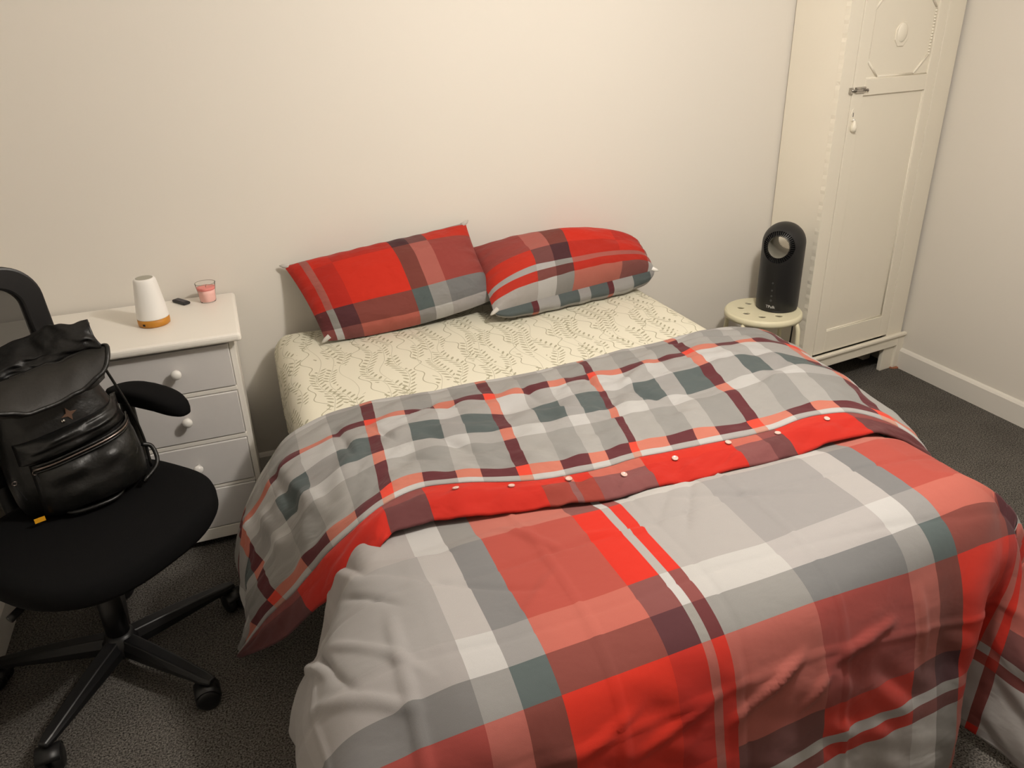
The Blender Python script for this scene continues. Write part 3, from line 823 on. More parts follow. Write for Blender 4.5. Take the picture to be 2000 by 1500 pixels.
def fold_surface():
    ws = np.linspace(0, 1, 96)
    P = np.zeros((len(ws) + 5, len(uq), 3)); UV = np.zeros((len(ws) + 5, len(uq), 2))
    full = sstep(-.25, .0, uq)
    for i, w in enumerate(ws):
        base = Tq * (1 - w) + Hq * w
        up = Bq * (math.sin(math.pi * min(1, w * 1.0)) ** 0.6) + 0.020 * (1 - math.exp(-w * 22)) * full * (1 - w) 
        P[i + 5] = base + Nq * up[:, None]
        UV[i + 5, :, 0] = uq; UV[i + 5, :, 1] = -.17 + .58 * w
    # rolled edge under the fold
    Yd = (Tq - Hq); Yd /= np.linalg.norm(Yd, axis=1, keepdims=True)
    for i in range(5):
        a = math.pi * (0.5 + 0.5 * (5 - i) / 5.0)     # from underneath to the front of the roll
        r = 0.016 * (0.35 + 0.65 * full)
        P[i] = Tq + Yd * (math.sin(a) * 0 + r[:, None] * 0.9 * math.cos(a - math.pi / 2) * 0.0) - Nq * (r * (5 - i) / 5.0 * 1.0)[:, None] - Yd * (r * 1.6 * (1 - math.sin(a)))[:, None] 
        UV[i, :, 0] = uq; UV[i, :, 1] = -.17 - .012 * (5 - i)
    U, V = UV[..., 0], UV[..., 1]
    nn = np.broadcast_to(Nq[None], P.shape)
    k = 0.018 * vnoise(U * 6, V * 9 + U * 2, 21) + 0.013 * vnoise(U * 15 + V * 8, V * 15, 22) + 0.008 * vnoise(U * 22 - V * 20, V * 34 + U * 9, 23)
    # long wrinkles dragging towards the left edge
    drag = sstep(.35, .05, U)
    k = k + drag * (0.014 * vnoise((U + V * .35) * 24, V * 3.0, 24))
    # some distinct creases
    for (u0, v0, ang, ln, amp, wd) in ((.185, .07, 1.45, .10, -.010, .010), (.285, .10, 1.2, .07, -.010, .010), (.90, .05, 1.4, .05, -.010, .010), (.42, -.01, .5, .10, -.010, .016),
                                 (1.02, .16, .9, .08, -.012, .016), (.55, .18, .25, .18, .006, .020), (1.15, .10, .1, .25, .007, .025), (1.35, -.08, .15, .14, -.012, .012), (1.42, .22, 2.6, .10, .008, .02), (.40, .02, 2.5, .07, .008, .012), (.36, .28, .5, .06, -.008, .012), (.44, .22, .9, .08, -.007, .014), (.80, .18, .35, .10, .009, .014), (.88, .22, .5, .07, -.009, .013), (.70, .02, 1.2, .07, -.007, .012), (1.04, .05, 2.5, .08, .008, .014), (1.25, .06, .3, .12, .009, .018), (.06, .10, 1.5, .14, -.011, .013), (.0, .16, 1.5, .12, .011, .014), (.10, .20, 1.4, .10, .009, .012), (-.05, .06, 1.6, .12, .010, .014)):
        a_ = (U - u0) * math.cos(ang) + (V - v0) * math.sin(ang); b2 = -(U - u0) * math.sin(ang) + (V - v0) * math.cos(ang)
        k = k + amp * np.exp(-(b2 / wd) ** 2) * np.exp(-(a_ / ln) ** 4)
    edge = np.clip((V + .17) / .08, 0, 1) * np.clip((.41 - V) / .05, 0.15, 1)
    P = P + nn * (k * edge)[..., None]
    wob = 0.006 * vnoise(U * 7, U * 0 + .5, 25)
    P[..., 1] += wob * (V < -.15) * 2
    # the top stretch stays above what it lies on
    return P, UV
Pf, UVf = fold_surface()
fold = gridmesh('turned_back_fold', Pf, UVf, M_check, dv, solid=0.004, offset=-1)
fold['label'] = 'grey check reverse with thin red lines'

# button placket below the hem
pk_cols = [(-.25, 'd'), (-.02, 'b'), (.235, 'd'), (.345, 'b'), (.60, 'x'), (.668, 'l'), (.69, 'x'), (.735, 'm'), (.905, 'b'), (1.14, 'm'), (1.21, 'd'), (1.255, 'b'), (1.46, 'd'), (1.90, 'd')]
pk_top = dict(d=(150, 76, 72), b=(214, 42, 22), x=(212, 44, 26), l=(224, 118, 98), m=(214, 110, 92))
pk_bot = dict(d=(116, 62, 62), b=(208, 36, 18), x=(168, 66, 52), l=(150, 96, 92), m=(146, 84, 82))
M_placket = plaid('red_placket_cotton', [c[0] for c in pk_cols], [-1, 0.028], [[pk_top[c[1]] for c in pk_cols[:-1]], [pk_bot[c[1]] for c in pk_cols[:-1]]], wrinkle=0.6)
# lower edge offsets relative to the hem, per control column
PO = [(-.25, (-.000, -.006, -.008)), (-.19, (-.004, -.030, -.030)), (-.11, (.016, -.046, -.046)), (-.04, (.022, -.070, -.020)), (.03, (.020, -.080, -.020)), (.09, (.018, -.085, -.010)),
      (.15, (.020, -.080, -.016)), (.25, (.0, -.078, -.016)), (.33, (.0, -.108, -.018)), (.45, (.0, -.100, -.018)), (.57, (0, -.080, -.018)), (.74, (0, -.084, -.018)), (.92, (0, -.098, -.018)),
      (1.08, (0, -.098, -.018)), (1.25, (.0, -.088, -.018)), (1.40, (.01, -.092, -.018)), (1.50, (.015, -.070, -.020)), (1.57, (.01, -.045, -.030)), (1.64, (.0, -.035, -.030)), (1.71, (.0, -.03, -.03)), (1.80, (0, -.025, -.02)), (1.90, (0, -.02, -.02))]
Oq = cr_interp([p[0] for p in PO], [p[1] for p in PO], uq)
def placket():
    ws = np.linspace(0, 1, 20)
    last = Pf[-1]
    rows, uvs = [], []
    for w in ws:
        bul = Nq * (0.007 * math.sin(math.pi * w) ** .8)
        k = 0.014 * vnoise(uq * 13, uq * 0 + w * 2.5, 31) * math.sin(math.pi * w) + 0.010 * vnoise(uq * 32 + w * 4, uq * 0 + w * 3, 32) * math.sin(math.pi * min(1, w * .8))
        rows.append(last + Oq * w + bul + Nq * k[:, None])
        uvs.append(np.stack([uq, np.full_like(uq, w * .085)], -1))
    wav = 0.020 * vnoise(uq * 9, uq * 0 + 3.3, 33)
    for r, w in zip(rows, ws): r[:, 1] += wav * w; r[:, 2] += 0.006 * vnoise(uq * 11, uq * 0 + 7.7, 34) * w
    # turn under
    for q in (0.3, 0.7, 1.0):
        rows.append(rows[19] - Oq * 0.35 * q - Nq * (0.012 * q))
        uvs.append(np.stack([uq, np.full_like(uq, .085 + .02 * q)], -1))
    return np.stack(rows), np.stack(uvs)
Pp, UVp = placket()
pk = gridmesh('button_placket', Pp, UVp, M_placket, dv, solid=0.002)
pk['label'] = 'bright red and brown placket of clear buttons'
# buttons sit on the placket
for bx, by in ((.357, 1.366), (.473, 1.339), (.601, 1.316), (.724, 1.298), (.863, 1.304), (1.007, 1.317), (1.143, 1.308), (1.303, 1.323)):
    Q = Pp[1:12]
    d2 = (Q[..., 0] - bx) ** 2 + (Q[..., 1] - by) ** 2
    i, j = np.unravel_index(np.argmin(d2), d2.shape)
    p = Q[i, j]
    nrm = np.cross(Pp[i + 1, min(j + 1, len(uq) - 1)] - Pp[i + 1, j - 1], Pp[i + 2, j] - Pp[i, j]); nrm /= np.linalg.norm(nrm)
    if nrm[2] < 0: nrm = -nrm
    bm = bmesh.new()
    lathe(bm, [(0.0022, 0.0022), (0.0050, 0.0022), (0.0064, 0.0040), (0.0074, 0.0034), (0.0077, 0.0016), (0.0064, 0.0), (0.002, -0.0004)][::-1], 20)
    bo = obj('button', bm, M_button, dv, smooth=True)
    bo.rotation_mode = 'QUATERNION'
    bo.rotation_quaternion = Vector((0, 0, 1)).rotation_difference(Vector(nrm))
    bo.location = Vector(p) + Vector(nrm) * 0.0026

# ------------------------------------------------------------------ pillows
def pillow(name, TL, TR, BR, BL, bulge, front, back, uvw, uvh, label, seed, sag=0.0, pinch=0.03, pw=0.58, uvo=(0, 0), box=0.0, crown=0.0):
    TL, TR, BR, BL = [np.array(p, float) for p in (TL, TR, BR, BL)]
    n = 64; m = 44
    def sheet_(sign):
        P = np.zeros((m, n, 3)); UV = np.zeros((m, n, 2))
        s = np.linspace(0, 1, n); t = np.linspace(0, 1, m)
        Sg, Tg = np.meshgrid(s, t)
        # concave edges, ears at the corners
        cs = (Sg - .5) * 2; ct = (Tg - .5) * 2
        cs2 = cs * (1 - pinch * (1 - ct ** 2) * np.abs(cs) ** 3); ct2 = ct * (1 - pinch * 0.9 * (1 - cs ** 2) * np.abs(ct) ** 3)
        a = (cs2 + 1) / 2; b = (ct2 + 1) / 2
        a = a[..., None]; b = b[..., None]
        base = TL * (1 - a) * (1 - b) + TR * a * (1 - b) + BR * a * b + BL * (1 - a) * b
        nx = np.cross(TR - TL + BR - BL, BL - TL + BR - TR); nx = -nx / np.linalg.norm(nx)
        if nx[2] < 0: nx = -nx
        prof = (np.clip(1 - np.abs(cs) ** 3.2, 0, 1) ** pw) * (np.clip(1 - np.abs(ct) ** 2.4, 0, 1) ** pw)
        k = vnoise(Sg * 4 + seed, Tg * 3, seed) * 0.024 + vnoise(Sg * 9 + Tg * 4, Tg * 8 - Sg * 3, seed + 1) * 0.008
        rim = (np.abs(cs) ** 8 + np.abs(ct) ** 8)
        # puckers running in from the seams
        k = k + 0.006 * np.sin(Tg * 40 + seed) * np.abs(cs) ** 6 * (1 - np.abs(ct) ** 4) + 0.005 * np.sin(Sg * 60 + seed) * np.abs(ct) ** 7 * (1 - np.abs(cs) ** 4)
        hgt = bulge * prof * (1.0 if sign > 0 else 0.75)
        P = base + nx * (sign * (hgt + k * np.minimum(1, prof * 2.2)))[..., None]
        if crown: P[..., 2] += crown * np.sin(math.pi * Sg ** 1.25) ** 1.2 * (1 - Tg) ** 1.2
        if sag and sign > 0:      # filling slumps to the lower edge
            P[..., 2] -= sag * np.sin(math.pi * Sg) ** .6 * sstep(.35, 1.0, Tg)
            P[..., 1] -= sag * .5 * np.sin(math.pi * Sg) ** .6 * sstep(.35, .9, Tg) * (1 - Tg ** 6)
        if sag and sign < 0:
            P[..., 2] -= sag * np.sin(math.pi * Sg) ** .6 * sstep(.35, 1.0, Tg)
        if box and sign < 0:      # deep underside: drops from the seam to the sheet, then runs back
            seam = P[-1:, :, :]
            ends = (np.clip(1 - np.abs(cs) ** 5, 0, 1) ** .5)
            q = np.clip((1 - Tg) / .22, 0, 1)
            drop = (seam[..., 2] - 0.606) * q
            face_ = seam + np.stack([0 * q, -0.022 * np.sin(math.pi * q) * ends + 0.0 * q, -drop * ends], -1)
            m_ = sstep(.22, .30, 1 - Tg)[..., None]
            P = face_ * (1 - m_) + P * m_
            P[..., 1] += 0.004 * np.sin(Sg * 45 + seed) * (1 - m_[..., 0]) * q
        UV = np.stack([uvo[0] + Sg * uvw, uvo[1] + Tg * uvh], -1)
        return P, UV
    PA, UA = sheet_(1); PB, UB = sheet_(-1)
    PA[..., 2] = np.maximum(PA[..., 2], 0.603); PB[..., 2] = np.maximum(PB[..., 2], 0.6035)
    PA[..., 1] = np.minimum(PA[..., 1], 2.795); PB[..., 1] = np.minimum(PB[..., 1], 2.795)
    root = thing(name, label, 'pillow', tuple(float(x) for x in (BL + BR) / 2))
    off = Vector(root.location)
    oa = gridmesh('pillowcase_front', PA - np.array(off), UA, front, root)
    ob = gridmesh('pillowcase_back', PB - np.array(off), UB, back, root)
    oa['label'] = 'red plaid front of the pillowcase'; ob['label'] = 'grey checked back of the pillowcase'
    # piped flange ears at the corners
    for c_, (i, j) in enumerate(((0, 0), (0, n - 1), (m - 1, n - 1), (m - 1, 0))):
        p = PA[i, j] - np.array(off); ctr = (PA[m // 2, n // 2] - np.array(off))
        d = (p - ctr); d /= np.linalg.norm(d)
        bm = tube(bmesh.new(), [p - d * 0.020, p + d * 0.004, p + d * 0.016], [0.009, 0.007, 0.002], 8)
        obj('corner_ear', bm, M_knob if c_ == 2 else M_ear, root, smooth=True)
    return root
M_ear = mat('grey_pillow_ear', (190, 186, 180), 0.9)
# left pillow
c1 = ['r', 'w', 'B', 'R', 'D', 'W', 'G8']; u1 = [0, .045, .072, .15, .375, .44, .51, .80]
r1 = ['w', 'B', 'R', 'D', 'W']; v1 = [-1, .012, .075, .265, .345]
M_p1 = plaid('pillow_plaid', u1, v1, tab(T_face, r1, c1), wrinkle=0.7)
c2 = ['G8', 'W', 'D', 'R', 'B', 'w', 'r']; u2 = [0, .175, .25, .32, .53, .66, .69, .80]
r2 = ['R', 'B', 'w', 'r', 'G7']; v2 = [-1, .185, .262, .285, .318]
M_p2 = plaid('pillow_plaid_turned', u2, v2, tab(T_face, r2, c2), wrinkle=0.7)
ccb = ['U', 'R', 'W', 'T', 'L', 'U', 'R', 'W', 'T', 'L', 'U']; ub = [0, .15, .175, .26, .345, .395, .475, .50, .59, .67, .70, .80]
M_pb = plaid('pillow_check', ub, [-1, .02, .10, .30, .395], tab(T_chk, ['W', 'G', 'L', 'T', 'G'], ccb), wrinkle=0.6)
pillow('pillow', (.150, 2.772, .835), (.830, 2.772, .915), (.880, 2.585, .672), (.235, 2.545, .622), .085, M_p1, M_pb, .70, .385,
       'red plaid pillow propped on its long edge, the left of the two on the bed', 41, uvo=(0.0, 0.0), sag=.035)
pillow('pillow', (.825, 2.772, .815), (1.560, 2.772, .755), (1.560, 2.600, .680), (.830, 2.480, .652), .115, M_p2, M_pb, .70, .355,
       'plumper red plaid pillow with two thin stripes along it, right of the propped pillow', 57, box=1.0, crown=.035)

# ------------------------------------------------------------------ bedside lamp, remote, candle
lp = thing('table_lamp', 'small white tapered lamp with an orange wood base on the chest', 'lamp', (-0.281, 2.555, 0.762))
obj('wood_base', lathe(bmesh.new(), [(0.043, 0), (0.047, 0.003), (0.0478, 0.012), (0.0472, 0.024)], 48), M_wood, lp, smooth=True)
obj('lamp_shade', lathe(bmesh.new(), [(0.0470, 0.0245), (0.0470, 0.028), (0.0455, 0.050), (0.0405, 0.090), (0.0345, 0.135), (0.0325, 0.146), (0.029, 0.151), (0.026, 0.151)], 48), M_lampwhite, lp, smooth=True)
obj('touch_top', lathe(bmesh.new(), [(0.0255, 0.148), (0.0255, 0.1515)], 40), M_lampgrey, lp)
boxo('power_socket', -0.004, 0.004, -0.0485, -0.044, 0.008, 0.014, M_dark, lp).rotation_euler = (0, 0, -0.6)

rm = thing('remote_control', 'small charcoal remote control lying on the chest between lamp and candle', 'remote', (-0.204, 2.735, 0.762), -0.98)
boxo('casing', -0.036, 0.036, -0.0135, 0.0135, 0.0, 0.010, M_remote2, rm, 0.005, seg=3)
boxo('keypad', -0.022, 0.026, -0.0095, 0.0095, 0.0098, 0.0108, M_remote, rm, 0.0004)

cd = thing('candle', 'pink candle in a clear flared glass at the right end of the chest', 'candle', (-0.117, 2.715, 0.762))
bm = bmesh.new()
lathe(bm, [(0.004, 0.0006), (0.0245, 0.0006), (0.0258, 0.004), (0.0278, 0.030), (0.0325, 0.062), (0.0332, 0.0655)], 40, cap0=True, cap1=False)
obj('glass', bm, M_glass, cd, smooth=True)
obj('glass_rim', tube(bmesh.new(), [(0.0329 * math.cos(t), 0.0329 * math.sin(t), 0.0657) for t in np.linspace(0, 2 * math.pi, 37)[:-1]], 0.0009, 6, closed=True), M_rim, cd, smooth=True)
obj('wax', lathe(bmesh.new(), [(0.0238, 0.0030), (0.0252, 0.006), (0.0270, 0.030), (0.0286, 0.043), (0.022, 0.0435), (0.003, 0.0425)], 36), M_wax, cd, smooth=True)
obj('wax_pool', lathe(bmesh.new(), [(0.0284, 0.0432), (0.0300, 0.051), (0.020, 0.0505), (0.003, 0.050)], 36), M_wax2, cd, smooth=True)
obj('wick', tube(bmesh.new(), [(0, 0, .049), (.001, 0, .055), (.003, 0.001, .059)], 0.0009, 6), M_dark, cd)

# ------------------------------------------------------------------ stool
def curve_mesh(outer, holes, thick, bevel=0.0):
    """flat plate with holes (all polygons in xy) as mesh data"""
    cu_ = bpy.data.curves.new('tmp', 'CURVE'); cu_.dimensions = '2D'; cu_.fill_mode = 'BOTH'
    cu_.extrude = thick / 2; cu_.bevel_depth = bevel; cu_.bevel_resolution = 2
    for poly in [outer] + holes:
        s = cu_.splines.new('POLY'); s.points.add(len(poly) - 1); s.use_cyclic_u = True
        for q, p in zip(s.points, poly): q.co = (p[0], p[1], 0, 1)
    o = bpy.data.objects.new('tmp', cu_); COL.objects.link(o)
    dg = bpy.context.evaluated_depsgraph_get()
    me = bpy.data.meshes.new_from_object(o.evaluated_get(dg))
    bpy.data.objects.remove(o); bpy.data.curves.remove(cu_)
    return me
def circ(r, n=48, cx=0, cy=0): return [(cx + r * math.cos(2 * math.pi * k / n), cy + r * math.sin(2 * math.pi * k / n)) for k in range(n)]
st = thing('stool', 'round cream metal stool with a ring of holes in its seat, under the fan', 'stool', (2.068, 2.548, 0))
ST_A = math.atan2(-.77, -.636)
holes = [circ(0.0160, 18, 0.092 * math.cos(ST_A + k * math.pi / 4), 0.092 * math.sin(ST_A + k * math.pi / 4)) for k in range(8)]
me = curve_mesh(circ(0.152, 72), holes, 0.004, 0.0015); me.name = 'seat'
so = link('seat', me, M_stool, st, smooth=False); so.location = (0, 0, 0.4475)
obj('seat_rim', lathe(bmesh.new(), [(0.150, 0.4505), (0.156, 0.4495), (0.160, 0.444), (0.161, 0.436), (0.1605, 0.425), (0.1585, 0.425), (0.158, 0.436), (0.155, 0.443), (0.150, 0.445)], 72, cap0=False, cap1=False), M_stool, st, smooth=True)
for k in range(4):
    a = ST_A - 0.47 + k * math.pi / 2
    c, s_ = math.cos(a), math.sin(a)
    pts = smooth_path([(c * r, s_ * r, z) for r, z in ((0.09, 0.436), (0.125, 0.434), (0.150, 0.424), (0.163, 0.402), (0.168, 0.36), (0.178, 0.20), (0.188, 0.012))], 6)
    lg = obj('leg', tube(bmesh.new(), pts, 0.0095, 14), M_stool, st, smooth=True)
    obj('foot_cap', lathe(bmesh.new(), [(0.012, 0.0), (0.0125, 0.02)], 14, (c * 0.188, s_ * 0.188, 0)), M_stool, lg)

# ------------------------------------------------------------------ tower fan
FR, FZC, FH = 0.0865, 0.280, 0.277     # radius, dome centre height, hole height
fa = thing('bladeless_fan', 'black domed bladeless fan with a round through-hole, standing on the cream stool', 'fan', (2.138, 2.553, 0.4525), math.atan2(-.56, -.83) + math.pi / 2)
# local: front is -y
def fan_depth(a, b):
    if b <= FZC - FH: return math.sqrt(max(1e-6, FR**2 - a * a))
    return math.sqrt(max(1e-6, FR**2 - a * a - (FH + b - FZC) ** 2))
def fan_body():
    prof = [(FR * 0.97, 0.004), (FR, 0.012), (FR, 0.05), (FR, 0.12), (FR, 0.2), (FR, FZC)]
    for k in range(1, 15):
        t = k / 15 * math.pi / 2; prof.append((FR * math.cos(t), FZC + FR * math.sin(t)))
    bm = lathe(bmesh.new(), prof, 96)
    me = bpy.data.meshes.new('b'); bmesh.ops.recalc_face_normals(bm, faces=bm.faces); bm.to_mesh(me); bm.free()
    o = bpy.data.objects.new('b', me); COL.objects.link(o)
    bm = lathe(bmesh.new(), [(0.064, -0.2), (0.064, 0.2)], 64)
    for v in bm.verts: v.co = Vector((v.co.x, v.co.z, v.co.y + FH))
    bmesh.ops.recalc_face_normals(bm, faces=bm.faces)
    mc = bpy.data.meshes.new('c'); bm.to_mesh(mc); bm.free()
    c = bpy.data.objects.new('c', mc); COL.objects.link(c)
    md = o.modifiers.new('x', 'BOOLEAN'); md.operation = 'DIFFERENCE'; md.object = c; md.solver = 'EXACT'
    bpy.context.view_layer.update()
    dg = bpy.context.evaluated_depsgraph_get()
    r = bpy.data.meshes.new_from_object(o.evaluated_get(dg))
    bpy.data.objects.remove(o); bpy.data.objects.remove(c)
    r.name = 'body'
    return r
me = fan_body()
fb = link('body', me, M_fan, fa, smooth=True)
md = fb.modifiers.new('es', 'EDGE_SPLIT'); md.split_angle = math.radians(40)
# liner tube and louvre ring
RI, RO = 0.044, 0.064
bm = bmesh.new(); n = 64
fr_, bk_, fo_, bo_ = [], [], [], []
for k in range(n):
    t = 2 * math.pi * k / n; a, b = math.cos(t), math.sin(t)
    di = fan_depth(RI * a, RI * b) - 0.010
    fr_.append(bm.verts.new((RI * a, -di, FH + RI * b))); bk_.append(bm.verts.new((RI * a, di, FH + RI * b)))
for k in range(n):
    bm.faces.new((fr_[k], fr_[(k + 1) % n], bk_[(k + 1) % n], bk_[k]))
ln = obj('inner_ring', bm, M_fanin, fa, smooth=True); ln['label'] = 'grey lining of the through-hole'
md = ln.modifiers.new('s', 'SOLIDIFY'); md.thickness = 0.002; md.offset = 1
for sgn in (-1, 1):
    bm = bmesh.new(); A_, B_ = [], []
    for k in range(n):
        t = 2 * math.pi * k / n; a, b = math.cos(t), math.sin(t)
        d1 = fan_depth(RI * a, RI * b) - 0.020; d2 = fan_depth(RO * a, RO * b) - 0.012
        A_.append(bm.verts.new((RI * a, sgn * d1, FH + RI * b))); B_.append(bm.verts.new((RO * 1.01 * a, sgn * d2, FH + RO * 1.01 * b)))
    for k in range(n): bm.faces.new((A_[k], A_[(k + 1) % n], B_[(k + 1) % n], B_[k]))
    obj('vent_backing', bm, M_dark, fa)
    bm = bmesh.new()
    for k in range(44):
        t = 2 * math.pi * k / 44
        Mx = Matrix.Rotation(-t, 4, 'Y')
        a, b = math.cos(t), math.sin(t)
        d1 = fan_depth(RI * a, RI * b); d2 = fan_depth(RO * a, RO * b)
        q = []
        for r, dd in ((RI, d1), (RO, d2)):
            for off in (-0.0013, 0.0013):
                for dep in (0.003, 0.018):
                    q.append(bm.verts.new((r * a - off * b, sgn * (dd - dep), FH + r * b + off * a)))
        for f in ((0, 1, 3, 2), (4, 6, 7, 5), (0, 2, 6, 4), (1, 5, 7, 3), (0, 4, 5, 1), (2, 3, 7, 6)):
            bm.faces.new([q[i] for i in f])
    lv = obj('louvre_ring', bm, M_fan, fa)
obj('base_ring', lathe(bmesh.new(), [(0.083, 0.0), (0.0845, 0.001), (0.0845, 0.0045), (0.083, 0.0055)], 72), M_blackplastic, fa, smooth=True)
def curved_text(txt, size, zc, m, name):
    cu_ = bpy.data.curves.new('t', 'FONT'); cu_.body = txt; cu_.size = size; cu_.align_x = 'CENTER'; cu_.align_y = 'CENTER'; cu_.extrude = 0.0004
    o = bpy.data.objects.new('t', cu_); COL.objects.link(o)
    dg = bpy.context.evaluated_depsgraph_get(); me = bpy.data.meshes.new_from_object(o.evaluated_get(dg))
    bpy.data.objects.remove(o)
    for v in me.vertices:
        x, y, z = v.co
        ang = x / FR
        v.co = ((FR + 0.0004 + z) * math.sin(ang), -(FR + 0.0004 + z) * math.cos(ang), zc + y)
    me.name = name
    return link(name, me, m, fa, smooth=False)
curved_text('TPulk', 0.0165, 0.024, M_print, 'logo')
for z, r in ((0.128, 0.004), (0.096, 0.004), (0.072, 0.004), (0.052, 0.005)):
    bm = lathe(bmesh.new(), [(r, 0), (r, 0.0012)], 16)
    for v in bm.verts: v.co = Vector((v.co.x, -FR - 0.0004 + v.co.z * -0.3, z + v.co.y))
    obj('touch_button', bm, M_printdim, fa)
pts = smooth_path([(0.03, 0.07, 0.012), (0.045, 0.105, -0.01), (0.05, 0.112, -0.10), (0.04, 0.12, -0.30), (0.02, 0.13, -0.44)], 8)
obj('power_cord', tube(bmesh.new(), pts, 0.0032, 8), M_blackplastic, fa, smooth=True)

# ------------------------------------------------------------------ office chair
CHX, CHY = -0.482, 1.902
CF = Vector((.697, -.717, 0))
cha = thing('office_chair', 'black mesh-backed swivel office chair in front of the chest, backpack on its seat', 'chair', (CHX, CHY, 0), math.atan2(CF.y, CF.x))
# local: +x is forward, +y is the sitter's left (towards the chest)
CM = Matrix.Rotation(-math.atan2(CF.y, CF.x), 3, 'Z')
def to_local(x, y):
    v = CM @ Vector((x - CHX, y - CHY, 0)); return v.x, v.y
# seat pad
def seat_pad():
    bm = bmesh.new(); n = 72
    def ring(k, z, e=2.9):
        out = []
        for i in range(n):
            t = 2 * math.pi * i / n; c, s_ = math.cos(t), math.sin(t)
            x = 0.243 * k * math.copysign(abs(c) ** (2 / e), c) + 0.028; y = 0.276 * k * math.copysign(abs(s_) ** (2 / e), s_) + 0.016
            # waterfall front
            zz = z - 0.018 * max(0, (x - 0.16) / 0.12) ** 2 + 0.010 * (abs(y) / .26) ** 2 * k
            out.append(bm.verts.new((x, y, zz)))
        return out
    L_ = [ring(.90, .425), ring(.97, .432), ring(1.0, .446), ring(1.0, .468), ring(.985, .484), ring(.95, .494), ring(.85, .499), ring(.6, .500), ring(.3, .500)]
    for a_, b_ in zip(L_, L_[1:]):
        for i in range(n): bm.faces.new((a_[i], a_[(i + 1) % n], b_[(i + 1) % n], b_[i]))
    bm.faces.new(L_[0][::-1]); bm.faces.new(L_[-1])
    return bm
obj('seat', seat_pad(), M_blackfabric, cha, smooth=True)
boxo('tilt_mechanism', -0.11, 0.10, -0.075, 0.075, 0.375, 0.428, M_blackplastic, cha, 0.012)
obj('gas_lift', lathe(bmesh.new(), [(0.030, 0.09), (0.030, 0.26), (0.024, 0.262), (0.020, 0.27), (0.020, 0.38)], 28), M_blackplastic, cha, smooth=True)
obj('adjust_lever', tube(bmesh.new(), smooth_path([(0.02, -0.07, .400), (0.03, -0.18, .398), (0.035, -0.25, .385)], 6), [0.006] * 9 + [0.010] * 4, 10), M_blackplastic, cha, smooth=True)
obj('base_hub', lathe(bmesh.new(), [(0.045, 0.062), (0.048, 0.075), (0.046, 0.105), (0.036, 0.118), (0.030, 0.125)], 32), M_blackplastic, cha, smooth=True)
# five-spoke base
c2l = to_local(-0.269, 1.684); a0 = math.atan2(c2l[1], c2l[0])
for k in range(5):
    a = a0 + k * 2 * math.pi / 5; c, s_ = math.cos(a), math.sin(a)
    bm = bmesh.new()
    secs = [(0.03, .027, .066, .116), (0.12, .026, .068, .111), (0.22, .023, .070, .101), (0.305, .019, .070, .090), (0.332, .013, .071, .085)]
    rings = []
    for r, hw, z0, z1 in secs:
        q = []
        for (w_, z) in ((-hw, z0), (hw, z0), (hw * .95, (z0 + z1) / 2), (hw * .6, z1), (-hw * .6, z1), (-hw * .95, (z0 + z1) / 2)):
            q.append(bm.verts.new((c * r - s_ * w_, s_ * r + c * w_, z)))
        rings.append(q)
    for p, q in zip(rings, rings[1:]):
        for i in range(6): bm.faces.new((p[i], p[(i + 1) % 6], q[(i + 1) % 6], q[i]))
    bm.faces.new(rings[0][::-1]); bm.faces.new(rings[-1])
    sp = obj('base_spoke', bm, M_blackplastic, cha, bevel=0.004)
    # twin-wheel caster
    ca = a + 0.9 + k * 0.7
    cx, cy = c * 0.318, s_ * 0.318
    dx, dy = math.cos(ca), math.sin(ca)
    for sg in (-1, 1):
        bm = lathe(bmesh.new(), [(0.010, -0.012), (0.026, -0.012), (0.0305, -0.008), (0.0315, 0.0), (0.0305, 0.008), (0.024, 0.0125), (0.010, 0.0135)], 24)
        R3 = Matrix(((0, 0, -dy), (0, 0, dx), (0, 0, 0)))
        for v in bm.verts:
            r0, r1, ax = v.co.x, v.co.y, v.co.z * sg + 0.0165 * sg
            v.co = Vector((cx + dx * r0 - dy * ax - dx * 0.012, cy + dy * r0 + dx * ax - dy * 0.012, 0.0315 + r1))
        obj('caster_wheel', bm, M_blackplastic, sp, smooth=True)
    bm = bmesh.new()
    # hood arc
    pr = []
    for t in np.linspace(0.15, math.pi - 0.5, 9):
        pr.append((math.cos(t) * 0.0345 - 0.012, 0.0315 + math.sin(t) * 0.0345))
    A_ = [[bm.verts.new((cx + dx * x - dy * w_, cy + dy * x + dx * w_, z)) for x, z in pr] for w_ in (-0.027, 0.027)]
    for i in range(8): bm.faces.new((A_[0][i], A_[0][i + 1], A_[1][i + 1], A_[1][i]))
    hd_ = obj('caster_hood', bm, M_blackplastic, sp, smooth=True)
    m_ = hd_.modifiers.new('s', 'SOLIDIFY'); m_.thickness = 0.003
    obj('caster_stem', tube(bmesh.new(), [(cx, cy, 0.05), (cx, cy, 0.082)], 0.0065, 10), M_metal, sp)
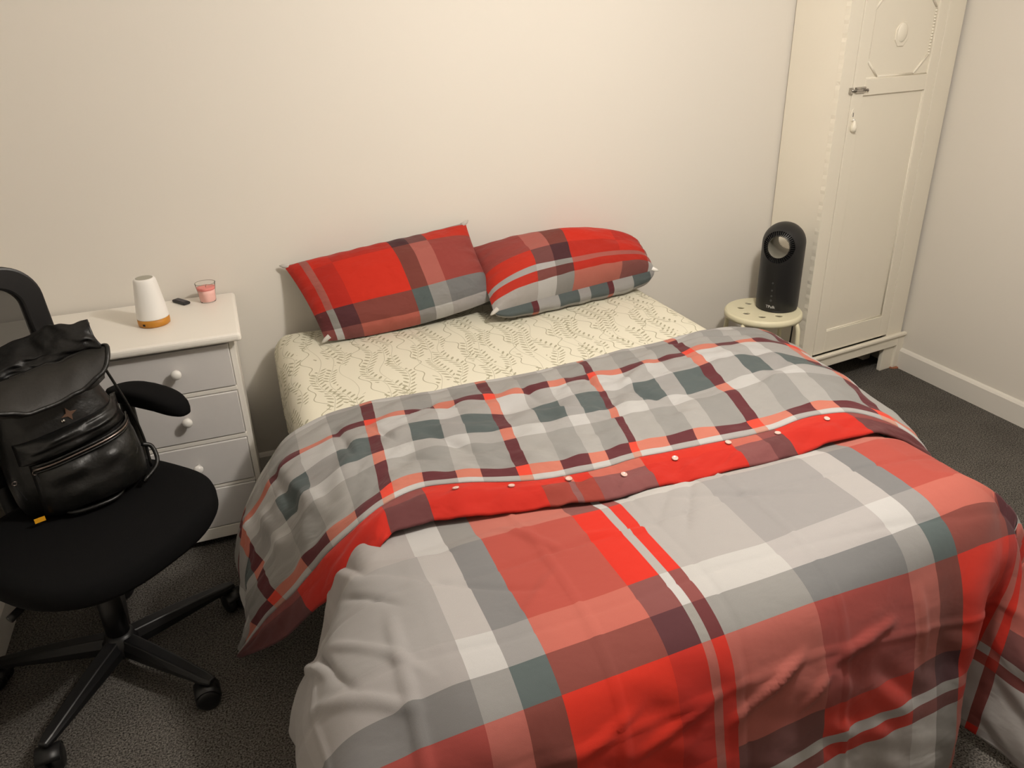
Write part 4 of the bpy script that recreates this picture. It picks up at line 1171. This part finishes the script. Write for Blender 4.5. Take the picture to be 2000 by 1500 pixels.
# back frame (rounded rectangle ring, bowed), net and headrest
def rr_path(hw, z0, z1, r, n=10):
    out = []
    for cx, cz, t0 in ((hw - r, z1 - r, 0), (-hw + r, z1 - r, 90), (-hw + r, z0 + r, 180), (hw - r, z0 + r, 270)):
        for k in range(n + 1):
            t = math.radians(t0 + 90 * k / n); out.append((cx + r * math.cos(t), cz + r * math.sin(t)))
    return out
def back_x(y, z): return -0.235 - 0.10 * max(0, z - 0.60) ** 1.2 + 0.10 * (y / 0.22) ** 2 * 0.35
def taper(y, z): return y * (0.93 + 0.10 * (1.09 - z) * 0.5)
bm = bmesh.new()
outer = rr_path(0.225, 0.56, 1.085, 0.085); inner = rr_path(0.172, 0.615, 1.032, 0.055)
def put(lst, dx): return [bm.verts.new((back_x(y, z) + dx, taper(y, z), z)) for y, z in lst]
of, inf, ob_, inb = put(outer, .014), put(inner, .012), put(outer, -.014), put(inner, -.012)
n = len(outer)
for k in range(n):
    k2 = (k + 1) % n
    bm.faces.new((of[k], of[k2], inf[k2], inf[k])); bm.faces.new((inb[k], inb[k2], ob_[k2], ob_[k]))
    bm.faces.new((of[k], ob_[k], ob_[k2], of[k2])); bm.faces.new((inf[k], inf[k2], inb[k2], inb[k]))
obj('back_frame', bm, M_blackplastic, cha, bevel=0.006)
ys = np.linspace(-0.19, 0.19, 12); zs = np.linspace(0.60, 1.05, 14)
bm = bmesh.new(); g = [[bm.verts.new((back_x(y, z), taper(y, z), z)) for y in ys] for z in zs]
for i in range(13):
    for j in range(11): bm.faces.new((g[i][j], g[i][j + 1], g[i + 1][j + 1], g[i + 1][j]))
obj('back_net', bm, M_net, cha, smooth=True)
obj('back_bracket', tube(bmesh.new(), smooth_path([(-0.08, 0, .40), (-0.20, 0, .40), (-0.285, 0, .45), (-0.29, 0, .62)], 6), 0.024, 12), M_blackplastic, cha, smooth=True)
bm = bmesh.new()
hr = rr_path(0.150, 1.135, 1.245, 0.045)
a_ = [bm.verts.new((-0.285 + 0.6 * y * y, y, z)) for y, z in hr]; b_ = [bm.verts.new((-0.325 + 0.6 * y * y, y, z)) for y, z in hr]
for k in range(len(hr)): bm.faces.new((a_[k], b_[k], b_[(k + 1) % len(hr)], a_[(k + 1) % len(hr)]))
bm.faces.new(a_); bm.faces.new(b_[::-1])
obj('headrest', bm, M_blackfabric, cha, bevel=0.012, seg=3)
obj('headrest_stem', tube(bmesh.new(), [(-0.305, 0, 1.06), (-0.318, 0, 1.17)], 0.012, 10), M_blackplastic, cha, smooth=True)
# arms
for sg, nm in ((1, 'armrest'), (-1, 'armrest')):
    bm = bmesh.new(); n = 40
    def aring(k, z, drop=0):
        out = []
        for i in range(n):
            t = 2 * math.pi * i / n; c, s_ = math.cos(t), math.sin(t)
            x = -0.075 + 0.150 * k * math.copysign(abs(c) ** .62, c); y = 0.318 + 0.042 * (k if k > .8 else k) * math.copysign(abs(s_) ** .75, s_)
            bend = 0.014 - 0.022 * ((x + 0.075) / .15) ** 2
            out.append(bm.verts.new((x, sg * y, z + bend - drop)))
        return out
    L_ = [aring(.90, .652), aring(.99, .658), aring(1.0, .670), aring(.985, .682), aring(.93, .690), aring(.7, .694), aring(.3, .695)]
    for p, q in zip(L_, L_[1:]):
        for i in range(n): bm.faces.new((p[i], p[(i + 1) % n], q[(i + 1) % n], q[i]))
    bm.faces.new(L_[0][::-1]); bm.faces.new(L_[-1])
    ar = obj(nm, bm, M_blackfabric, cha, smooth=True)
    obj('arm_post', tube(bmesh.new(), smooth_path([(-0.03, sg * 0.06, .405), (-0.07, sg * 0.22, .402), (-0.13, sg * 0.300, .43), (-0.165, sg * 0.318, .53), (-0.165, sg * 0.318, .655)], 6), 0.019, 12), M_blackplastic, ar, smooth=True)

# ------------------------------------------------------------------ backpack
BO = Vector((-0.485, 2.030, 0.506)); BF = Vector((.37, -.93, 0)).normalized()
bp = thing('backpack', 'black leather backpack with its flap open, slumped on the office chair seat', 'backpack', BO, math.atan2(BF.x, -BF.y))
BMI = Matrix.Rotation(-math.atan2(BF.x, -BF.y), 3, 'Z')
def bl(p): return BMI @ (Vector(p) - BO)
# local: -y front, +x to the right in the picture, z up
def loft(bm, secs, n=48, e=3.2, cap0=True, cap1=True):
    rings = []
    for (cx, cy, z, a, b) in secs:
        q = []
        for i in range(n):
            t = 2 * math.pi * i / n; c, s_ = math.cos(t), math.sin(t)
            q.append(bm.verts.new((cx + a * math.copysign(abs(c) ** (2 / e), c), cy + b * math.copysign(abs(s_) ** (2 / e), s_), z)))
        rings.append(q)
    for p, q in zip(rings, rings[1:]):
        for i in range(n): bm.faces.new((p[i], p[(i + 1) % n], q[(i + 1) % n], q[i]))
    if cap0: bm.faces.new(rings[0][::-1])
    if cap1: bm.faces.new(rings[-1])
    return bm
bsec = [(0, 0, 0.0, .135, .070), (0, 0, .008, .150, .084), (0, -.002, .03, .157, .092), (-.002, 0, .08, .158, .094), (-.006, .004, .14, .152, .094), (-.012, .010, .20, .142, .090),
        (-.018, .016, .25, .130, .085), (-.022, .022, .29, .120, .080), (-.024, .028, .33, .116, .076), (-.026, .034, .355, .112, .070)]
bm = loft(bmesh.new(), bsec, 72)
for v in bm.verts:
    d = 0.006 * float(vnoise(v.co.x * 14, v.co.z * 16, 61)) + 0.003 * float(vnoise(v.co.x * 30 + v.co.y * 20, v.co.z * 34, 62))
    r = Vector((v.co.x, v.co.y, 0)); 
    if r.length > 0.03: v.co += r.normalized() * d
obj('body', bm, M_leather, bp, smooth=True)
# front pocket
def front_y(x, z):   # body front surface (approx)
    zz = [s_[2] for s_ in bsec]
    cx = np.interp(z, zz, [s_[0] for s_ in bsec]); cy = np.interp(z, zz, [s_[1] for s_ in bsec]); a = np.interp(z, zz, [s_[3] for s_ in bsec]); b = np.interp(z, zz, [s_[4] for s_ in bsec])
    q = min(0.999, abs((x - cx) / a))
    return cy - b * (1 - q ** 3.2) ** (1 / 3.2)
def pocket(name, x0, x1, zb, zt, depth, m, tilt=0.0, e=4.0, seed=3):
    nx, nz = 40, 30
    P = np.zeros((nz, nx, 3)); UV = np.zeros((nz, nx, 2))
    for i in range(nz):
        for j in range(nx):
            s_, t = j / (nx - 1), i / (nz - 1)
            x = x0 + (x1 - x0) * s_; z = zb + (zt - zb) * t + tilt * (s_ - .5)
            k = (1 - abs(2 * s_ - 1) ** e) ** .5 * (1 - abs(2 * t - 1) ** e) ** .5
            dd = depth * k * (1 + .25 * (1 - t)) + 0.006 * k * float(vnoise(s_ * 6, t * 5, seed)) * 2
            P[i, j] = (x, front_y(x, z) - 0.001 - dd, z)
            UV[i, j] = (s_, t)
    return gridmesh(name, P, UV, m, bp, solid=0.003, offset=-1)
pk1 = pocket('front_pocket', -.112, .146, .010, .163, .036, M_leather, tilt=.020)
pk2 = pocket('pocket_flap', -.130, .132, .172, .226, .022, M_leather, tilt=.034, seed=9)
# zip between
pts = [(x, front_y(x, .164 + .13 * x) - 0.017 - 0.014 * (1 - ((x - .012) / .135) ** 4), .1640 + .132 * x) for x in np.linspace(-.108, .138, 24)]
obj('zip', tube(bmesh.new(), pts, 0.0040, 8), M_metal, bp, smooth=True)
for off in (-.008, .008):
    obj('zip_piping', tube(bmesh.new(), [(p[0], p[1] + 0.001, p[2] + off) for p in pts], 0.0032, 8), M_leather, bp, smooth=True)
for q in ((-.106, .142), (-.150, .118)):
    yq = front_y(q[0], q[1]) - 0.020
    zp = obj('zip_pull', tube(bmesh.new(), [(q[0] + .005 * math.cos(t), yq, q[1] + .005 * math.sin(t)) for t in np.linspace(0, 2 * math.pi, 13)[:-1]], 0.0014, 6, closed=True), M_metal, bp)
    obj('pull_cord', tube(bmesh.new(), [(q[0], yq, q[1] - .005), (q[0] + .006, yq - .003, q[1] - .03), (q[0] + .012, yq - .003, q[1] - .052)], 0.0016, 6), M_nylon, zp)
# clasp: four-pointed star
cxl = bl((-.397, 1.945, .800)); 
bm = bmesh.new()
star = []
for k in range(8):
    t = k * math.pi / 4 + 0.25; r = 0.019 if k % 2 == 0 else 0.007
    star.append((r * math.cos(t), r * math.sin(t)))
prism(bm, star, 0, 0.003)
for v in bm.verts: v.co = Vector((v.co.x, -v.co.z, v.co.y))
cz_ = 0.252; cxx = 0.004
obst = obj('star_clasp', bm, M_bronze, bp, bevel=0.0006); obst.location = (cxx, front_y(cxx, cz_) - 0.004, cz_)
obst['label'] = 'bronze four-pointed star clasp'
obj('clasp_stud', lathe(bmesh.new(), [(0.005, 0), (0.005, 0.006), (0.003, 0.008)], 14), M_chrome, bp, smooth=True)
o_ = [c for c in bp.children if c.name.startswith('clasp_stud')][0]; o_.rotation_euler = (math.pi / 2, 0, 0); o_.location = (cxx - .016, front_y(cxx - .016, cz_ - .014) + .002, cz_ - .014)
# little embossed mark
xq, zq = .122, .108
yq = front_y(xq, zq) - 0.030
bm = bmesh.new()
tube(bm, [(xq - .007, yq, zq + .008), (xq, yq - .001, zq - .004)], 0.0008, 6); tube(bm, [(xq, yq - .001, zq - .004), (xq + .006, yq, zq + .010)], 0.0008, 6)
tube(bm, [(xq - .009, yq, zq + .004), (xq - .003, yq, zq + .003)], 0.0006, 6)
obj('logo_mark', bm, M_printdim, bp)
# yellow tag and loop strap at the base
boxo('yellow_tag', -.140, -.116, -.1005, -.0985, .010, .022, M_yellow, bp)
obj('bottom_strap', tube(bmesh.new(), smooth_path([(-.075, -.090, .016), (-.055, -.118, .012), (.0, -.128, .012), (.05, -.118, .012), (.075, -.092, .018)], 6), 0.0055, 8), M_leather, bp, smooth=True)
obj('side_strap', tube(bmesh.new(), smooth_path([(.150, -.055, .10), (.172, -.060, .085), (.168, -.085, .045), (.12, -.105, .018)], 6), 0.006, 8), M_leather, bp, smooth=True)
obj('seam_piping', tube(bmesh.new(), smooth_path([(.110, -.055, .345), (.128, -.050, .28), (.148, -.048, .20), (.160, -.050, .11), (.158, -.060, .03)], 6), 0.0035, 8), M_leather, bp, smooth=True)
# lid / open flap
def flap():
    nx, ny = 60, 26
    FL, FRt, BLf, BRt = [np.array(bl(p)) for p in ((-.590, 1.795, .845), (-.335, 1.945, .860), (-.590, 1.985, .855), (-.335, 2.010, .905))]
    P = np.zeros((ny, nx, 3)); UV = np.zeros((ny, nx, 2))
    for i in range(ny):
        for j in range(nx):
            s_, t = j / (nx - 1), i / (ny - 1)
            # rounded ends
            ct = 2 * t - 1
            e_ = 0.12 * (1 - math.sqrt(max(0, 1 - abs(ct) ** 2.6)))
            ss = e_ + (1 - 2 * e_) * s_
            p = (FL * (1 - ss) + FRt * ss) * (1 - t) + (BLf * (1 - ss) + BRt * ss) * t
            p = p.copy(); p[2] += 0.020 * math.sin(math.pi * t) ** .8 - 0.030 * (1 - t) ** 2 * (1 - abs(2 * s_ - 1) ** 2)
            p[2] += 0.010 * float(vnoise(s_ * 7, t * 3, 71))
            P[i, j] = p; UV[i, j] = (s_, t)
    o = gridmesh('flap', P, UV, M_flap, bp, solid=0.014, offset=-1)
    m_ = o.modifiers.new('b', 'BEVEL'); m_.width = 0.005; m_.segments = 2; m_.limit_method = 'ANGLE'; m_.angle_limit = 1.0
    obj('flap_trim', tube(bmesh.new(), [tuple(x) for x in list(P[0]) + list(P[:, -1][1:]) + list(P[-1][::-1][1:])], 0.0055, 8), M_leather, bp, smooth=True)
flap()
# crumpled lining pulled up behind the flap
def lining():
    nx, nz = 50, 22
    bot = np.array([list(bl(p)) for p in ((-.60, 1.99, .85), (-.50, 2.0, .86), (-.42, 2.01, .87), (-.36, 2.02, .885))])
    top = np.array([list(bl(p)) for p in ((-.62, 2.09, .905), (-.52, 2.10, .930), (-.462, 2.06, .955), (-.372, 2.03, .973))])
    P = np.zeros((nz, nx, 3)); UV = np.zeros((nz, nx, 2))
    for j in range(nx):
        s_ = j / (nx - 1)
        b0 = np.array([np.interp(s_, [0, .35, .68, 1], bot[:, k]) for k in range(3)]); t0 = np.array([np.interp(s_, [0, .40, .66, 1], top[:, k]) for k in range(3)])
        for i in range(nz):
            t = i / (nz - 1)
            p = b0 * (1 - t) + t0 * t
            k = 0.040 * float(vnoise(s_ * 6, t * 3.2, 81)) + 0.022 * float(vnoise(s_ * 13 + t * 5, t * 7, 82))
            p[1] += k * (1 - .4 * t) - 0.03 * math.sin(math.pi * t); p[2] += 0.012 * float(vnoise(s_ * 8, t * 5, 83))
            P[i, j] = p; UV[i, j] = (s_, t)
    gridmesh('lining', P, UV, M_nylon, bp, solid=0.004)
lining()
